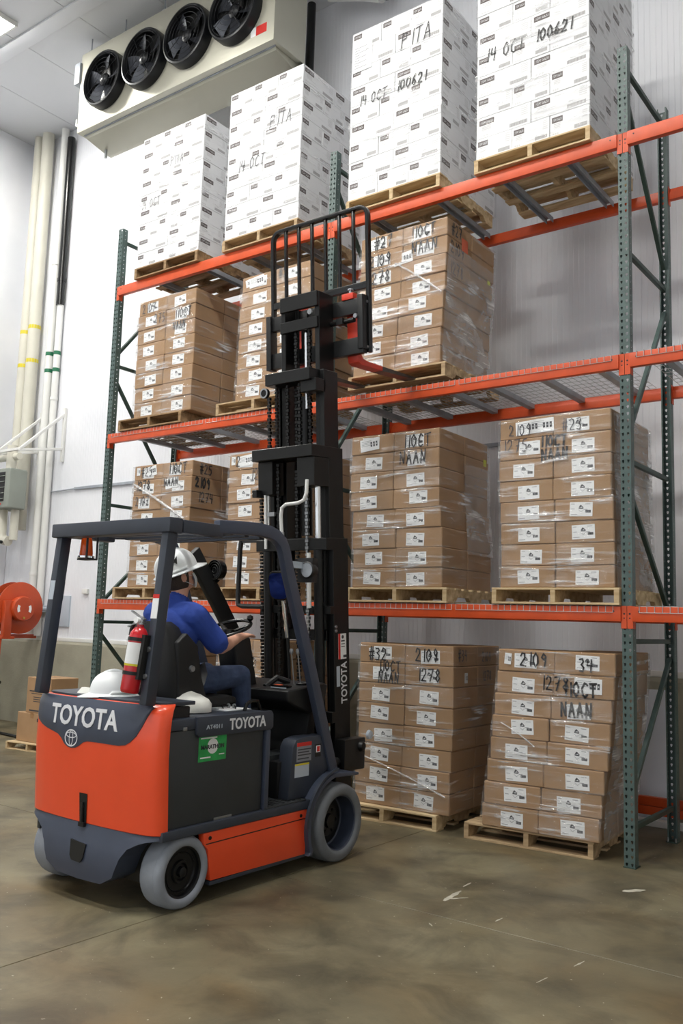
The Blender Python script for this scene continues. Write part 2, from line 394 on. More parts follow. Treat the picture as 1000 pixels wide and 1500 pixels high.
# back wall: concrete curb below, ribbed insulated panels above
wall = struct(obj('wall_back', MB().box(-4.8, 16, WY+.02, WY+.2, 0, CZ), 'white_paint'), 'pale grey ribbed metal panel wall behind the rack')
x = LX
pm = MB().box(0, 1.118, 0, .03, 0, CZ-1.25)
for k in range(19): pm.add([(.052+.056*k, 0, 0), (.055+.056*k, -.002, 0), (.058+.056*k, -.002, 0), (.061+.056*k, 0, 0)]+[(.052+.056*k, 0, CZ-1.25), (.055+.056*k, -.002, CZ-1.25), (.058+.056*k, -.002, CZ-1.25), (.061+.056*k, 0, CZ-1.25)], [(0,1,5,4),(1,2,6,5),(2,3,7,6)])
pm = pm.mesh('panel', 'wall_panel', bevel=0, smooth=0)
while x < 12.5:
    link('panel', pm, (x+.001, WY, 1.25), wall); x += 1.12
curb = struct(obj('trim_1', MB().prism([(WY-.06,0),(WY-.06,1.2),(WY-.035,1.235),(WY+.05,1.235),(WY+.05,0)], 'x', LX, 12.5), 'curb', bevel=.006), 'rough concrete curb along the foot of the back wall')
struct(obj('trim_2', MB().box(LX, 12.5, WY-.025, WY+.005, 1.238, 1.29), 'white_paint', bevel=.004), 'white metal base flashing above the concrete curb')
lw_ = struct(obj('wall_left', MB().box(LX-.2, LX-.02, -16, WY, 0, CZ), 'white_paint'), 'pale grey metal panel wall at the far left')
pm = MB().box(0, .03, 0, 1.118, 0, CZ-1.25).mesh('panel', 'wall_panel', bevel=.006, seg=1)
for k in range(9): link('panel', pm, (LX-.025, WY-1.12*(k+1), 1.25), lw_)
struct(obj('trim_3', MB().box(LX-.02, LX+.06, -9, WY, 0, 1.235), 'curb', bevel=.006), 'rough concrete curb along the foot of the left wall')
struct(obj('wall_right_blocker', MB().box(12.5, 12.7, -16, WY, 0, CZ), 'white_paint'), 'unseen pale wall added at the far right to block fill light')  # out of view, added to keep fill light off the right faces
# ceiling of metal panels
ceil = struct(obj('ceiling', MB().box(-4.8, 16, -16, WY+.2, CZ+.03, CZ+.2), 'ceiling_paint'), 'pale grey insulated panel ceiling')
pm = MB().box(0, 1.116, 0, 4.9, 0, .03).mesh('panel', 'ceiling_paint', bevel=.006, seg=1)
for j in range(3):
    x = LX-.02
    while x < 12: link('panel', pm, (x+.002, .03-4.92*(j+1)+4.92*0, CZ), ceil); x += 1.12
pm2 = MB().box(0, 1.116, 0, 1.7, 0, .03).mesh('panel', 'ceiling_paint', bevel=.006, seg=1)
x = LX-.02
while x < 12: link('panel', pm2, (x+.002, .05, CZ), ceil); x += 1.12
struct(obj('trim_4', MB().box(LX, 12.5, -.16, .05, CZ-.03, CZ-.001), 'ceiling_paint', bevel=.004), 'flat seam strip running across the ceiling panels')
# ceiling lamps: flat panel fixtures in rows over the aisle
def lamp(xc, yc, label, lx=1.2, ly=.6):
    t = empty('ceiling_lamp', (xc, yc, CZ-.06), label, 'ceiling lamp', 'flat panel lamps on the ceiling')
    h = MB(); z0, z1 = CZ-.06, CZ-.001
    h.box(xc-lx/2, xc+lx/2, yc-ly/2, yc-ly/2+.03, z0, z1).box(xc-lx/2, xc+lx/2, yc+ly/2-.03, yc+ly/2, z0, z1)
    h.box(xc-lx/2, xc-lx/2+.03, yc-ly/2+.03, yc+ly/2-.03, z0, z1).box(xc+lx/2-.03, xc+lx/2, yc-ly/2+.03, yc+ly/2-.03, z0, z1)
    h.box(xc-lx/2+.03, xc+lx/2-.03, yc-ly/2+.03, yc+ly/2-.03, z1-.02, z1)
    obj('housing', h, 'white_paint', t, bevel=.003)
    obj('diffuser', MB().box(xc-lx/2+.03, xc+lx/2-.03, yc-ly/2+.03, yc+ly/2-.03, z0+.008, z0+.018), 'lamp_glow', t)
LAMPS = [(-2.6, -.62), (-.6, -3.4), (2.4, -3.6), (5.6, -3.6), (.2, -7.2), (4.4, -7.2)]
for i, (a, b) in enumerate(LAMPS):
    lamp(a, b, ['glowing flat ceiling lamp at the upper left corner above the cooler', 'flat ceiling lamp over the aisle at the left end of the rack', 'flat ceiling lamp over the aisle just left of the forklift', 'flat ceiling lamp over the aisle above the right rack bay', 'flat ceiling lamp far back behind the forklift, left of two', 'flat ceiling lamp far back behind the forklift, right of two'][i])

# ================================================================== RACK
PX = [0.0, 3.134, 5.943, 8.75]; FD = 1.07; FH = 6.17
LV = [1.808, 3.678, 5.425]            # beam tops
def post_mesh():
    mb = MB(); W, D, p = .0385, .072, .0508; n = int(FH/p)
    tear = [(0,.011),(.0075,.0085),(.0095,.002),(.005,-.006),(.004,-.0125),(-.004,-.0125),(-.005,-.006),(-.0095,.002),(-.0075,.0085)]
    def cell(P, u0, u1, z0, z1, hole):
        cu, cz = (u0+u1)/2, (z0+z1)/2; k = len(hole); out = []
        for hx, hz in hole:
            s = max(abs(hx)/((u1-u0)/2), abs(hz)/((z1-z0)/2)); out.append((cu+hx/s, cz+hz/s))
        # outer ring: corners snapped so that neighbouring cells meet
        ring = []
        for (a, b) in out: ring.append((a, b))
        pts = sorted([('h', math.atan2(hz, hx), (cu+hx, cz+hz)) for hx, hz in hole], key=lambda q: q[1])
        crn = [(u0,z0),(u1,z0),(u1,z1),(u0,z1)]
        # fan: quads between ray-projected points, corners inserted
        order = sorted(range(k), key=lambda i: math.atan2(hole[i][1], hole[i][0]))
        for a in range(k):
            i, j = order[a], order[(a+1) % k]
            ai = math.atan2(hole[i][1], hole[i][0]); aj = math.atan2(hole[j][1], hole[j][0])
            if aj <= ai: aj += 2*math.pi
            mid = []
            for c in crn:
                ac = math.atan2(c[1]-cz, c[0]-cu)
                for q in (ac, ac+2*math.pi):
                    if ai+1e-6 < q < aj-1e-6: mid.append((q, c))
            mid = [c for q, c in sorted(mid)]
            poly = [(cu+hole[j][0], cz+hole[j][1]), (cu+hole[i][0], cz+hole[i][1]), out[i]]+mid+[out[j]]
            mb.add([P(*q) for q in poly], [tuple(range(len(poly)))])
    sm = [(0,.005),(.005,0),(0,-.005),(-.005,0)]
    for r in range(n):
        z0, z1 = r*p, (r+1)*p
        cell(lambda u, z: (u, 0, z), -W, 0, z0, z1, tear); cell(lambda u, z: (u, 0, z), 0, W, z0, z1, tear)
        cell(lambda u, z: (W, u, z), 0, D, z0, z1, sm); cell(lambda u, z: (-W, u, z), 0, D, z0, z1, sm)
        for sx in (-1, 1):
            mb.add([(sx*W, D, z0), (sx*W*.72, D, z0), (sx*W*.72, D, z1), (sx*W, D, z1)], [(0,1,2,3)])
    return mb.mesh('post', 'rack_green', smooth=0, weld=True)
PM = post_mesh()
FP = MB().box(-.044, .044, -.006, .1, 0, .008).mesh('foot_plate', 'rack_green_dark', bevel=.002)
BOLT = MB().lathe([(0,.03),(.008,.03),(.008,0)], (0,0,0), n=8).mesh('anchor_bolt', 'steel')
def brace(y0, z0, y1, z1):
    m = MB(); a = Vector((0, y0, z0)); b = Vector((0, y1, z1)); m.sweep([a, b], .034, .036, side=(1,0,0)); return m
def frame(xc, i, label):
    t = empty('upright_frame', (xc, 0, 0), label, 'rack upright', 'green upright frames of the pallet rack')
    link('front_post', PM, (xc, 0, 0), t)
    rp = link('rear_post', PM, (xc, FD, 0), t); rp.rotation_euler.z = math.pi
    link('foot_plate', FP, (xc, 0, 0), t); f2 = link('foot_plate', FP, (xc, FD, 0), t); f2.rotation_euler.z = math.pi
    for a, b in ((-.03, .088), (.03, .088)):
        for yy in (b, FD-b): link('anchor_bolt', BOLT, (xc+a, yy, .006), t)
    ya, yb = .075, FD-.075
    for z in (.26, 1.56, 2.88, 4.5, 6.0):
        mb = brace(ya, z, yb, z); mb.v = [(p[0]+xc, p[1], p[2]) for p in mb.v]; obj('horizontal_brace', mb, 'rack_green_dark', t, bevel=.004)
    dg = [(5.78,4.68),(3.1,4.3),(2.65,1.78),(.5,1.42)] if i else [(4.66,5.8),(4.3,3.1),(1.8,2.66),(1.42,.5)]
    for za, zb in dg:
        mb = brace(ya, za, yb, zb); mb.v = [(p[0]+xc, p[1], p[2]) for p in mb.v]; obj('diagonal_brace', mb, 'rack_green' if za < zb and i else 'rack_green_dark', t, bevel=.004)
for i, (xc, l) in enumerate(zip(PX, ['green rack upright at the left end of the rack', 'green rack upright behind the forklift mast', 'tall green rack upright at the right with its foot in view', 'green rack upright beyond the right edge of the picture'])): frame(xc, i, l)
LN = ['lowest', 'middle', 'top']; BN = ['left bay', 'right bay', 'bay past the right upright']
def beam(x0, x1, zt, y, front, label):
    t = empty('load_beam', ((x0+x1)/2, y, zt-.11), label, 'rack beam', 'orange beams of the pallet rack')
    s = -1 if front else 1; a, b = x0+.0405, x1-.0405
    ya, yb = (y-.022, y+.028) if front else (y-.028, y+.022)
    # step beam section: inner ledge lower than the outer lip
    if front: sec = [(ya, zt-.108), (yb, zt-.108), (yb, zt-.04), (ya+.024, zt-.04), (ya+.024, zt), (ya, zt)]
    else: sec = [(yb, zt-.108), (ya, zt-.108), (ya, zt-.04), (yb-.024, zt-.04), (yb-.024, zt), (yb, zt)]
    obj('beam_tube', MB().prism(sec, 'x', a, b), 'rack_orange', t, bevel=.005)
    for xe, d in ((x0, 1), (x1, -1)):
        yo = y-.006 if front else y+.006
        mb = MB(); y1, y2 = sorted((yo, yo+(.004 if front else -.004)))
        mb.box(*sorted((xe+d*.0015, xe+d*.0425)), y1-(.0 if front else -.0), y2, zt-.158, zt+.004)
        mb.box(*sorted((xe+d*.0395, xe+d*.0435)), *sorted((yo, y+(.05 if front else -.05))), zt-.158, zt+.004)
        c = obj('end_connector', mb, 'rack_orange', t, bevel=.0015, seg=1)
        sl = MB()
        for zz, hh in ((zt-.052, .009), (zt-.083, .007)):
            fy = y1-.0006 if front else y2+.0006
            sl.lathe([(0, fy-.0004 if front else fy), (hh*.8, fy-.0004 if front else fy), (hh*.8, fy+.0004)], (xe+d*.02, 0, zz), 'y', 8)
        obj('connector_slot', sl, 'black_paint', c)
    pm_ = MB(); fy = (y-.0225) if front else (y+.0225)
    for xe, d in ((a, 1), (b, -1)): pm_.lathe([(0, fy-.001), (.006, fy-.001), (.006, fy+.001)], (xe+d*.05, 0, zt-.035), 'y', 8)
    obj('safety_pin', pm_, 'black_paint', t)
for b in range(3):
    for l in range(3):
        beam(PX[b], PX[b+1], LV[l], 0, True, f'orange front beam of the {LN[l]} rack level, {BN[b]}')
        beam(PX[b], PX[b+1], LV[l], FD, False, f'orange rear beam of the {LN[l]} rack level, {BN[b]}')
# wire decks on the two lower levels, cross bars on the top level
def wires(w_, d_):
    mb = MB(); r = .0026
    n = int(w_/.052)
    for k in range(n+1):
        x = -w_/2+w_*k/n
        mb.tube([(x, -.026, -.044), (x, -.026, .005), (x, d_, .005)], r, 4, caps=False)
    m = int(d_/.1)
    for k in range(m+1):
        y = d_*k/m; mb.tube([(-w_/2, y, .0005), (w_/2, y, .0005)], r, 4, caps=False)
    mb.tube([(-w_/2, -.0275, -.044), (w_/2, -.0275, -.044)], r, 4, caps=False)
    return mb.mesh('wire_grid', 'wire_zinc', smooth=30)
SUPP = MB().prism([(-.03,-.045),(-.03,0),(-.02,0),(-.02,-.038),(.02,-.038),(.02,0),(.03,0),(.03,-.045)], 'y', .032, FD-.032).mesh('support_channel', 'galv', bevel=.002, seg=1)
for b in range(3):
    wd = (PX[b+1]-PX[b]-.15)/2; WG = wires(wd-.04, FD-.01)
    for l in range(2):
        for k in range(2):
            xc = PX[b]+.075+wd*(k+.5)
            t = empty('wire_deck', (xc, 0, LV[l]), f'wire mesh deck, {"left" if k == 0 else "right"} half of the {LN[l]} level, {BN[b]}', 'wire deck', 'wire decks on the rack')
            g = link('wire_grid', WG, (xc, 0, LV[l]), t); g['kind'] = 'stuff'
            for q in (-.36, 0, .36): link('support_channel', SUPP, (xc+q*wd, 0, LV[l]-.004), t)
CB = MB().prism([(-.035,-.05),(-.035,0),(.035,0),(.035,-.05),(.028,-.05),(.028,-.006),(-.028,-.006),(-.028,-.05)], 'y', .03, FD-.03).mesh('cross_bar', 'galv', bevel=.002, seg=1)
CBX = [(.62,0),(1.35,0),(2.0,0),(2.6,0),(3.55,1),(4.25,1),(4.9,1),(5.47,1),(6.45,2),(7.2,2),(8.0,2)]
for k, (xx, b) in enumerate(CBX):
    o = link('cross_bar', CB, (xx, 0, LV[2]+.004)); tag(o, f'{["first","second","third","fourth"][[q for q in CBX if q[1]==b].index((xx,b))]} grey cross bar from the left, top level, {BN[b]}', 'cross bar', 'cross bars of the top level')
# spare beams lying behind the rack
for k in range(2):
    mb = MB().box(4.75, 7.4, 1.3, 1.36, .125+.075*k, .195+.075*k); o = obj('spare_beam', mb, 'rack_orange', bevel=.006)
    tag(o, ['orange spare beam lying low behind the right upright', 'orange spare beam lying on top of another spare beam'][k], 'rack beam', 'spare beams behind the rack')
for k, xx in enumerate((4.9, 7.0)):
    tag(obj('timber_block', MB().box(xx, xx+.12, 1.24, 1.42, 0, .125), 'wood_old', bevel=.004), ['timber block under the left end of the spare beams', 'timber block under the right end of the spare beams'][k], 'timber block')
tag(obj('curb_glare', MB().prism([(1.60,.0),(1.612,.0),(1.672,1.13),(1.66,1.13)], 'x', 4.7, 5.78), 'curb_glare', bevel=.003), 'added bluish white sheet for the daylight reflection on the curb behind the right upright', 'sheet')  # added pale sheet, daylight reflected on the curb put into its colour
tag(obj('white_plank', MB().box(5.2, 7.2, 1.46, 1.56, 0, .05), 'white_paint', bevel=.004), 'long white plank on the floor against the wall', 'plank')
# ================================================================== PALLETS, CARTONS, FILM
PW, PD, PH = 1.016, 1.0, .125
def pallet_parts(kind):
    d = {}
    st = MB(); h0, h1 = .016, .109
    prof = [(0,h0),(.16,h0),(.19,h0+.036),(.38,h0+.036),(.41,h0),(.59,h0),(.62,h0+.036),(.81,h0+.036),(.84,h0),(1.0,h0),(1.0,h1),(0,h1)]
    st.prism(prof, 'x', -.019, .019); d['stringer'] = st.mesh('stringer', kind, smooth=0)
    for wname, wd in (('wide', .135), ('slim', .09)):
        d['board_'+wname] = MB().box(-PW/2, PW/2, 0, wd, -.008, .008).mesh('board', kind, bevel=.002, seg=1, smooth=0)
    return d
PP = {k: pallet_parts(k) for k in ('wood', 'wood_pale', 'wood_old')}
def pallet(xc, y0, z, rot, kind, label, group='pallets under the loads'):
    t = empty('pallet', (xc, y0, z), label, 'pallet', group); P = PP[kind]; rr = random.Random(label)
    def put(n, me, x, y, zz):
        o = bpy.data.objects.new(n, me); COL.objects.link(o); o.parent = t; o.location = (x, y, zz); o.rotation_euler.z = rr.uniform(-.006, .006) if n == 'deck_board' else 0; return o
    for x in (-PW/2+.02, 0, PW/2-.02): put('stringer', P['stringer'], x, 0, 0)
    for k, y in enumerate((0, .15, .295, .44, .585, .73, .865)): put('deck_board', P['board_wide' if k in (0, 6) else 'board_slim'], rr.uniform(-.006, .006), y, .117)
    for y in (0, .32, .59, .865): put('base_board', P['board_wide' if y in (0, .865) else 'board_slim'], 0, y, .008)
    t.rotation_euler.z = rot; return t
CW, CD, CH = .452, .436, .168
def carton_mesh(w_, d_, h_, m, tape=True):
    mb = MB().box(-w_/2, w_/2, 0, d_, 0, h_)
    return mb
CM = {}
for m in ('card', 'card_b'):
    CM[m] = carton_mesh(CW, CD, CH-.002, m).mesh('carton', m, bevel=.0065, seg=1, smooth=0)
LBW, LBH = .178, .108
def label_mesh(v):
    mb = MB().box(-LBW/2, LBW/2, -.0008, 0, -LBH/2, LBH/2, 0); y = -.0012; rr = random.Random(v)
    def q(a, b, c, d, mi): mb.add([(a,y,c),(b,y,c),(b,y,d),(a,y,d)], [(0,1,2,3)], mi)
    # mountain logo in a diamond, small text lines, bar code block
    mb.add([(q0*.8,y,q2*.8+.004) for q0,_,q2 in [(-.024,y,.012),(-.012,y,.03),(-.004,y,.038),(.006,y,.028),(.026,y,.01),(.014,y,.008),(.003,y,.02),(-.006,y,.012)]], [(0,1,2,3,4,5,6,7)], 1)
    mb.add([(-.02,y,.004),(.018,y,.002),(.016,y,.010),(-.018,y,.012)], [(0,1,2,3)], 1)
    mb.add([(-.02,y,-.004),(0,y,-.024),(.02,y,-.006),(.017,y,-.006),(0,y,-.020),(-.017,y,-.004)], [(0,1,2,3,4,5)], 2)
    q(-.08, -.052, .038, .042, 2); q(.03, .07, .038, .042, 2); q(-.08, -.05, .0, .004, 2); q(-.08, -.03, -.042, -.038, 2); q(.02, .05, -.004, 0, 2)
    q(.034, .076, -.026, -.006, 1)
    for k in range(4): q(.038+k*.010, .041+k*.010, -.023, -.009, 0)
    return mb.mesh('shipping_label', ['paper', 'print_dark', 'print_grey'], smooth=0)
LM = label_mesh(1)
def sheet_mesh(w_, h_):
    mb = MB().box(-w_/2, w_/2, -.0008, 0, -h_/2, h_/2, 0); y = -.0012
    def q(a, b, c, d, mi): mb.add([(a,y,c),(b,y,c),(b,y,d),(a,y,d)], [(0,1,2,3)], mi)
    for k in range(4): q(-w_*.42, w_*.1, h_*(.3-.12*k), h_*(.33-.12*k), 2)
    for k in range(3): q(w_*(.05+.14*k), w_*(.14+.14*k), -h_*.2, h_*.2, 1); q(w_*(.07+.14*k), w_*(.12+.14*k), -h_*.05, h_*.05, 0)
    return mb.mesh('paper_sheet', ['paper', 'print_dark', 'print_grey'], smooth=0)
SHEET = sheet_mesh(.2, .11); SLIP = sheet_mesh(.055, .085)
def film(x0, x1, y0, y1, z0, z1, M4, m, seed, label, off=.014, shifts=None, ropes=(), haze_layers=()):
    rr = random.Random(seed); mb = MB(); n = 9; rows = 26; per = []
    for i in range(n): per.append((x0+(x1-x0)*i/n, y0, 0, -1))
    for i in range(n): per.append((x1, y0+(y1-y0)*i/n, 1, 0))
    for i in range(n): per.append((x1-(x1-x0)*i/n, y1, 0, 1))
    for i in range(n): per.append((x0, y1-(y1-y0)*i/n, -1, 0))
    N = len(per); vs = []
    for r in range(rows+1):
        z = z0+(z1-z0)*r/rows; sh = 0
        if shifts: sh = shifts(z)
        for i, (x, y, nx, ny) in enumerate(per):
            cn = (i % n == 0); d = off+rr.uniform(-.004, .006)*(0 if cn else 1)
            vx, vy = x+nx*d, y+ny*d
            if cn:
                pnx, pny = per[(i-1) % N][2:]; vx, vy = x+(nx+pnx)*off*.8, y+(ny+pny)*off*.8
            vs.append((vx+sh, vy, z))
    fs = [(r*N+i, r*N+(i+1) % N, (r+1)*N+(i+1) % N, (r+1)*N+i) for r in range(rows) for i in range(N)]
    mb.add(vs, fs); mb.xf(M4)
    o = tag(obj('stretch_wrap', mb, m, smooth=60), label, 'stretch wrap', 'clear stretch wraps around the loads')
    for (a0, a1, v0, v1) in haze_layers:         # added looser layer; grazing haze of the right side put into its colour
        vs = []
        for r in range(15):
            for k in range(9):
                zq = z0+v0+(v1-v0)*r/14; vs.append(M4 @ Vector((x1+off+.010+rr.uniform(-.005,.007)+(shifts(zq) if shifts else 0), y0+a0+(a1-a0)*k/8+rr.uniform(-.006,.006), zq+rr.uniform(-.004,.004))))
        obj('haze_layer', MB().add(vs, [(r*9+k, r*9+k+1, r*9+k+10, r*9+k+9) for r in range(14) for k in range(8)]), 'film_haze', o, smooth=60)
    for (u0, v0, u1, v1, r) in ropes:      # twisted strands of film across the front
        pts = []
        for k in range(13):
            t = k/12; pts.append(M4 @ Vector((x0+u0+(u1-u0)*t, y0-off-.006, z0+v0+(v1-v0)*t+.012*math.sin(3*t))))
        obj('twisted_strand', MB().tube(pts, [r*(.6+.5*rr.random()) for _ in pts], 6), 'film_rope', o)
    return o
def load(xc, y0, z, rot, rows, ch, desc, kind='wood', pxc=None, shifts=None, writes=(), side=(), prot=None, extra=(), py=None, nolab=(), ropes=(), haze_layers=()):
    """brown load: 2 x 2 cartons per row; shifts: sideways offset per row from the top"""
    pallet(pxc if pxc is not None else xc, (y0-.03 if py is None else py), z, prot if prot is not None else rot, kind, f'wooden pallet carrying the brown carton load {desc}')
    rr = random.Random(desc); zb = z+PH+.0005; M4 = Matrix.Translation((xc, y0, 0)) @ Matrix.Rotation(rot, 4, 'Z')
    sh = shifts or [0]*rows; me_s = (ch)/CH; cart = {}
    for r in range(rows):                 # r = 0 top
        zz = zb+(rows-1-r)*ch
        for c in range(2):
            for d in range(2):
                if d == 1 and c == 0: continue      # nothing of the inner rear column shows
                p = M4 @ Vector((sh[r]+(c-.5)*(CW+.004)+rr.uniform(-.003,.003), d*(CD+.004)+(rr.uniform(-.006,.006)), zz))
                o = bpy.data.objects.new('carton', CM[rr.choice(('card','card_b'))]); COL.objects.link(o); WL[o.name] = p
                o.location = p; o.rotation_euler.z = rot+rr.uniform(-.004,.004); o.scale.z = me_s*.995
                tag(o, f'brown carton, {["front","back"][d]} {["left","right"][c]}, {ORD[r]} row, load {desc}', 'carton', f'cartons of the load {desc}')
                cart[(r,c,d)] = o
                if d == 0 and (r,c) not in nolab:
                    l = bpy.data.objects.new('shipping_label', LM); COL.objects.link(l); l.parent = o
                    l.location = (rr.uniform(-.035,.035)+.0, -.0008, CH*.47+rr.uniform(-.012,.012)); l.rotation_euler.y = rr.uniform(-.05,.05)
    top = zb+rows*ch; H = rows*ch; wdt = 2*CW+.004; dpt = 2*CD+.004
    def owner(u, v, back=0):
        r = min(rows-1, max(0, int((H-v)/ch))); return r
    for (s, u, v, h, wd) in writes:       # front face: u from left edge, v above load base
        r = owner(u, v+h/2); c = 0 if u+h*.3*len(s) < wdt/2 else 1; o = cart[(r,c,0)]
        mb = handwriting(MB(), s, (0,0,0), (1,0,0), (0,0,1), h, wd, rr)
        e = link('marker_writing', mb.mesh('marker_writing', 'marker' if wd > .009 else 'marker_thin', smooth=0)); e.parent = o
        lx = sh[r]+u-wdt/2-(sh[r]+(c-.5)*(CW+.004)); e.location = (lx, -.0082, (v-(rows-1-r)*ch)/o.scale.z); e.scale.z = 1/o.scale.z
    for (s, u, v, h, wd) in side:         # right face: u from the front edge
        r = owner(u, v+h/2); d = 0 if u+h*.3*len(s) < dpt/2 else 1; o = cart[(r,1,d)]
        mb = handwriting(MB(), s, (0,0,0), (0,1,0), (0,0,1), h, wd, rr)
        e = link('marker_writing', mb.mesh('marker_writing', 'marker' if wd > .009 else 'marker_thin', smooth=0)); e.parent = o
        e.location = (CW/2+.0062, u-d*(CD+.004), (v-(rows-1-r)*ch)/o.scale.z); e.scale.z = 1/o.scale.z
    for (nm, u, v, tilt, fc) in extra:    # slips, sheets and tags stuck on the load
        me = {'sheet': SHEET, 'slip': SLIP}.get(nm)
        if nm in ('yellow', 'orange'):
            sz = .055 if nm == 'yellow' else .11
            me = MB().box(-sz/2, sz/2, -.0012, 0, -sz*.55, sz*.55).mesh('tag', nm+'_tag', smooth=0)
        r = owner(u, v)
        if fc == 'f':
            c = 0 if u < wdt/2 else 1; o = cart[(r,c,0)]; e = link('paper_slip', me); e.parent = o
            e.location = (u-wdt/2-(c-.5)*(CW+.004), -.0052, (v-(rows-1-r)*ch)/o.scale.z); e.rotation_euler.y = tilt
        else:
            d = 0 if u < dpt/2 else 1; o = cart[(r,1,d)]; e = link('paper_slip' if nm in ('slip','sheet') else nm+'_sticker', me); e.parent = o
            e.location = (CW/2+.0052, u-d*(CD+.004), (v-(rows-1-r)*ch)/o.scale.z); e.rotation_euler = (tilt, 0, math.pi/2)
    def shf(zq):
        k = (top-zq)/ch-.5; k = max(0, min(rows-1, k)); a = int(k); b2 = min(rows-1, a+1); return sh[a]+(sh[b2]-sh[a])*(k-a)
    film(-wdt/2, wdt/2, 0, dpt, zb+.005, top-.01, M4, 'film', desc, f'clear stretch wrap around the brown load {desc}', shifts=shf, ropes=ropes, haze_layers=haze_layers)
    return cart
# --- floor level
load(5.395, 0.0, 0, .05, 8, .168, 'on the floor beside the right upright', 'wood', pxc=5.165, haze_layers=[(.02,.87,.0,1.2)], ropes=[(.03,.78,.3,.62,.006)], py=-.0, prot=.06, shifts=[0,-.01,-.03,-.045,-.06,-.085,-.11,-.125],
     writes=[('2109',.18,1.22,.1,.012), ('34',.64,1.2,.095,.012), ('1278',.36,1.055,.1,.012), ('110CT',.53,1.02,.1,.015), ('NAAN',.53,.87,.1,.015)],
     extra=[('slip',.08,1.27,.1,'f'), ('sheet',.72,1.1,.03,'f'), ('slip',.18,1.06,0,'s')])
load(4.055, .02, 0, .03, 8, .168, 'on the floor beside the mast', 'wood_pale', pxc=3.9, ropes=[(.02,.40,.86,.14,.008)], py=-.05, prot=.06, shifts=[0,0,0,0,0,-.01,-.02,-.02],
     writes=[('#32',.1,1.2,.1,.012), ('2109',.56,1.21,.1,.012), ('110CT',.2,1.11,.085,.011), ('NAAN',.2,1.015,.085,.011), ('1278',.58,1.05,.1,.012)],
     side=[('#34',.08,1.22,.09,.009), ('2109',.52,1.21,.08,.009), ('1278',.52,1.05,.08,.009)], extra=[('slip',.13,1.26,-.2,'f'), ('slip',.22,1.08,0,'s')])
load(1.0, .0, 0, 0, 8, .16, 'on the floor at the left behind the forklift', 'wood_old')
load(2.35, .0, 0, 0, 8, .165, 'on the floor behind the steering wheel', 'wood')
# --- lowest beam level
z1 = LV[0]+.009
load(5.385, -.01, z1, 0, 8, .168, 'on the lowest shelf beside the right upright', 'wood_pale', pxc=5.392, haze_layers=[(.0,.87,.0,1.32),(.05,.87,.3,1.3)], shifts=[0,0,0,.0,.01,.015,.015,.015], nolab=[(0,0)],
     writes=[('2109',.08,1.2,.09,.008), ('#23',.53,1.2,.09,.008), ('1275',.03,1.07,.1,.008), ('110CT',.35,1.09,.085,.017), ('NAAN',.36,.98,.09,.017)],
     extra=[('sheet',.24,1.26,-.06,'f'), ('sheet',.36,1.265,-.02,'f'), ('slip',.14,1.27,0,'s')])
load(3.93, -.01, z1, 0, 8, .169, 'on the lowest shelf right of the mast', 'wood_pale', pxc=3.97, haze_layers=[(.4,.87,.3,1.1)], shifts=[-.015,-.015,-.01,-.01,.01,.02,.03,.03],
     writes=[('110CT',.55,1.2,.11,.012), ('NAAN',.52,1.06,.11,.012)], extra=[('sheet',.2,1.265,-.1,'f'), ('yellow',.8,1.17,0,'s')])
load(.95, -.01, z1, 0, 8, .166, 'on the lowest shelf above the driver', 'wood', pxc=.8, ropes=[(.03,1.12,.85,.70,.016)], shifts=[.01]*3+[0]*5,
     writes=[('#25',.12,1.2,.1,.009), ('110CT',.55,1.2,.11,.012), ('1278',.06,1.05,.1,.012), ('NAAN',.5,1.07,.09,.012), ('2107',.06,.88,.1,.009)],
     side=[('#25',.1,1.2,.1,.012), ('2109',.05,1.05,.1,.02), ('1274',.1,.9,.1,.012)], extra=[('slip',.07,1.26,0,'f'), ('sheet',.62,1.1,-.1,'f'), ('sheet',.26,1.25,-.15,'f')])
load(2.4, -.01, z1, 0, 8, .166, 'on the lowest shelf left of the mast', 'wood', pxc=2.42,
     writes=[('2',.1,1.2,.1,.01), ('127',.3,1.05,.11,.009)], extra=[('slip',.06,1.26,0,'f'), ('sheet',.22,1.25,-.1,'f')])
# --- middle beam level
z2 = LV[1]+.009
load(.88, -.01, z2, 0, 8, .168, 'on the middle shelf at the left end', 'wood_old', pxc=.72, shifts=[0,-.005,-.005,0,0,0,0,0],
     writes=[('2107',.06,1.2,.1,.009), ('275',.28,1.05,.1,.009), ('110CT',.6,1.05,.1,.012), ('NAAN',.58,.93,.08,.012)], extra=[('sheet',.72,1.1,-.1,'f')])
load(2.45, -.01, z2, 0, 8, .162, 'on the middle shelf left of the mast', 'wood', pxc=2.25, shifts=[.01,.01,0,0,-.01,-.01,-.015,-.02],
     writes=[('#2',.5,1.19,.09,.012)], extra=[('slip',.08,1.22,-.2,'f'), ('sheet',.2,1.22,-.1,'f')])
load(3.955, -.02, z2+.035, 0, 8, .163, 'on the raised forks', 'wood', pxc=3.93, haze_layers=[(.0,.87,.02,1.05)], ropes=[(.4,.98,.88,.62,.012)], shifts=[.01,.01,.0,-.005,-.02,-.03,-.04,-.045],
     writes=[('#27',.15,1.17,.11,.012), ('110CT',.54,1.18,.1,.012), ('NAAN',.55,1.03,.11,.012), ('2109',.1,1.0,.11,.012), ('1278',.1,.84,.11,.012)],
     side=[('#27',.07,1.17,.1,.012), ('2109',.05,1.0,.11,.012), ('1278',.07,.82,.11,.009)], extra=[('sheet',.46,1.02,-.1,'f'), ('orange',.3,1.14,0,'s'), ('yellow',.79,.97,0,'s')])
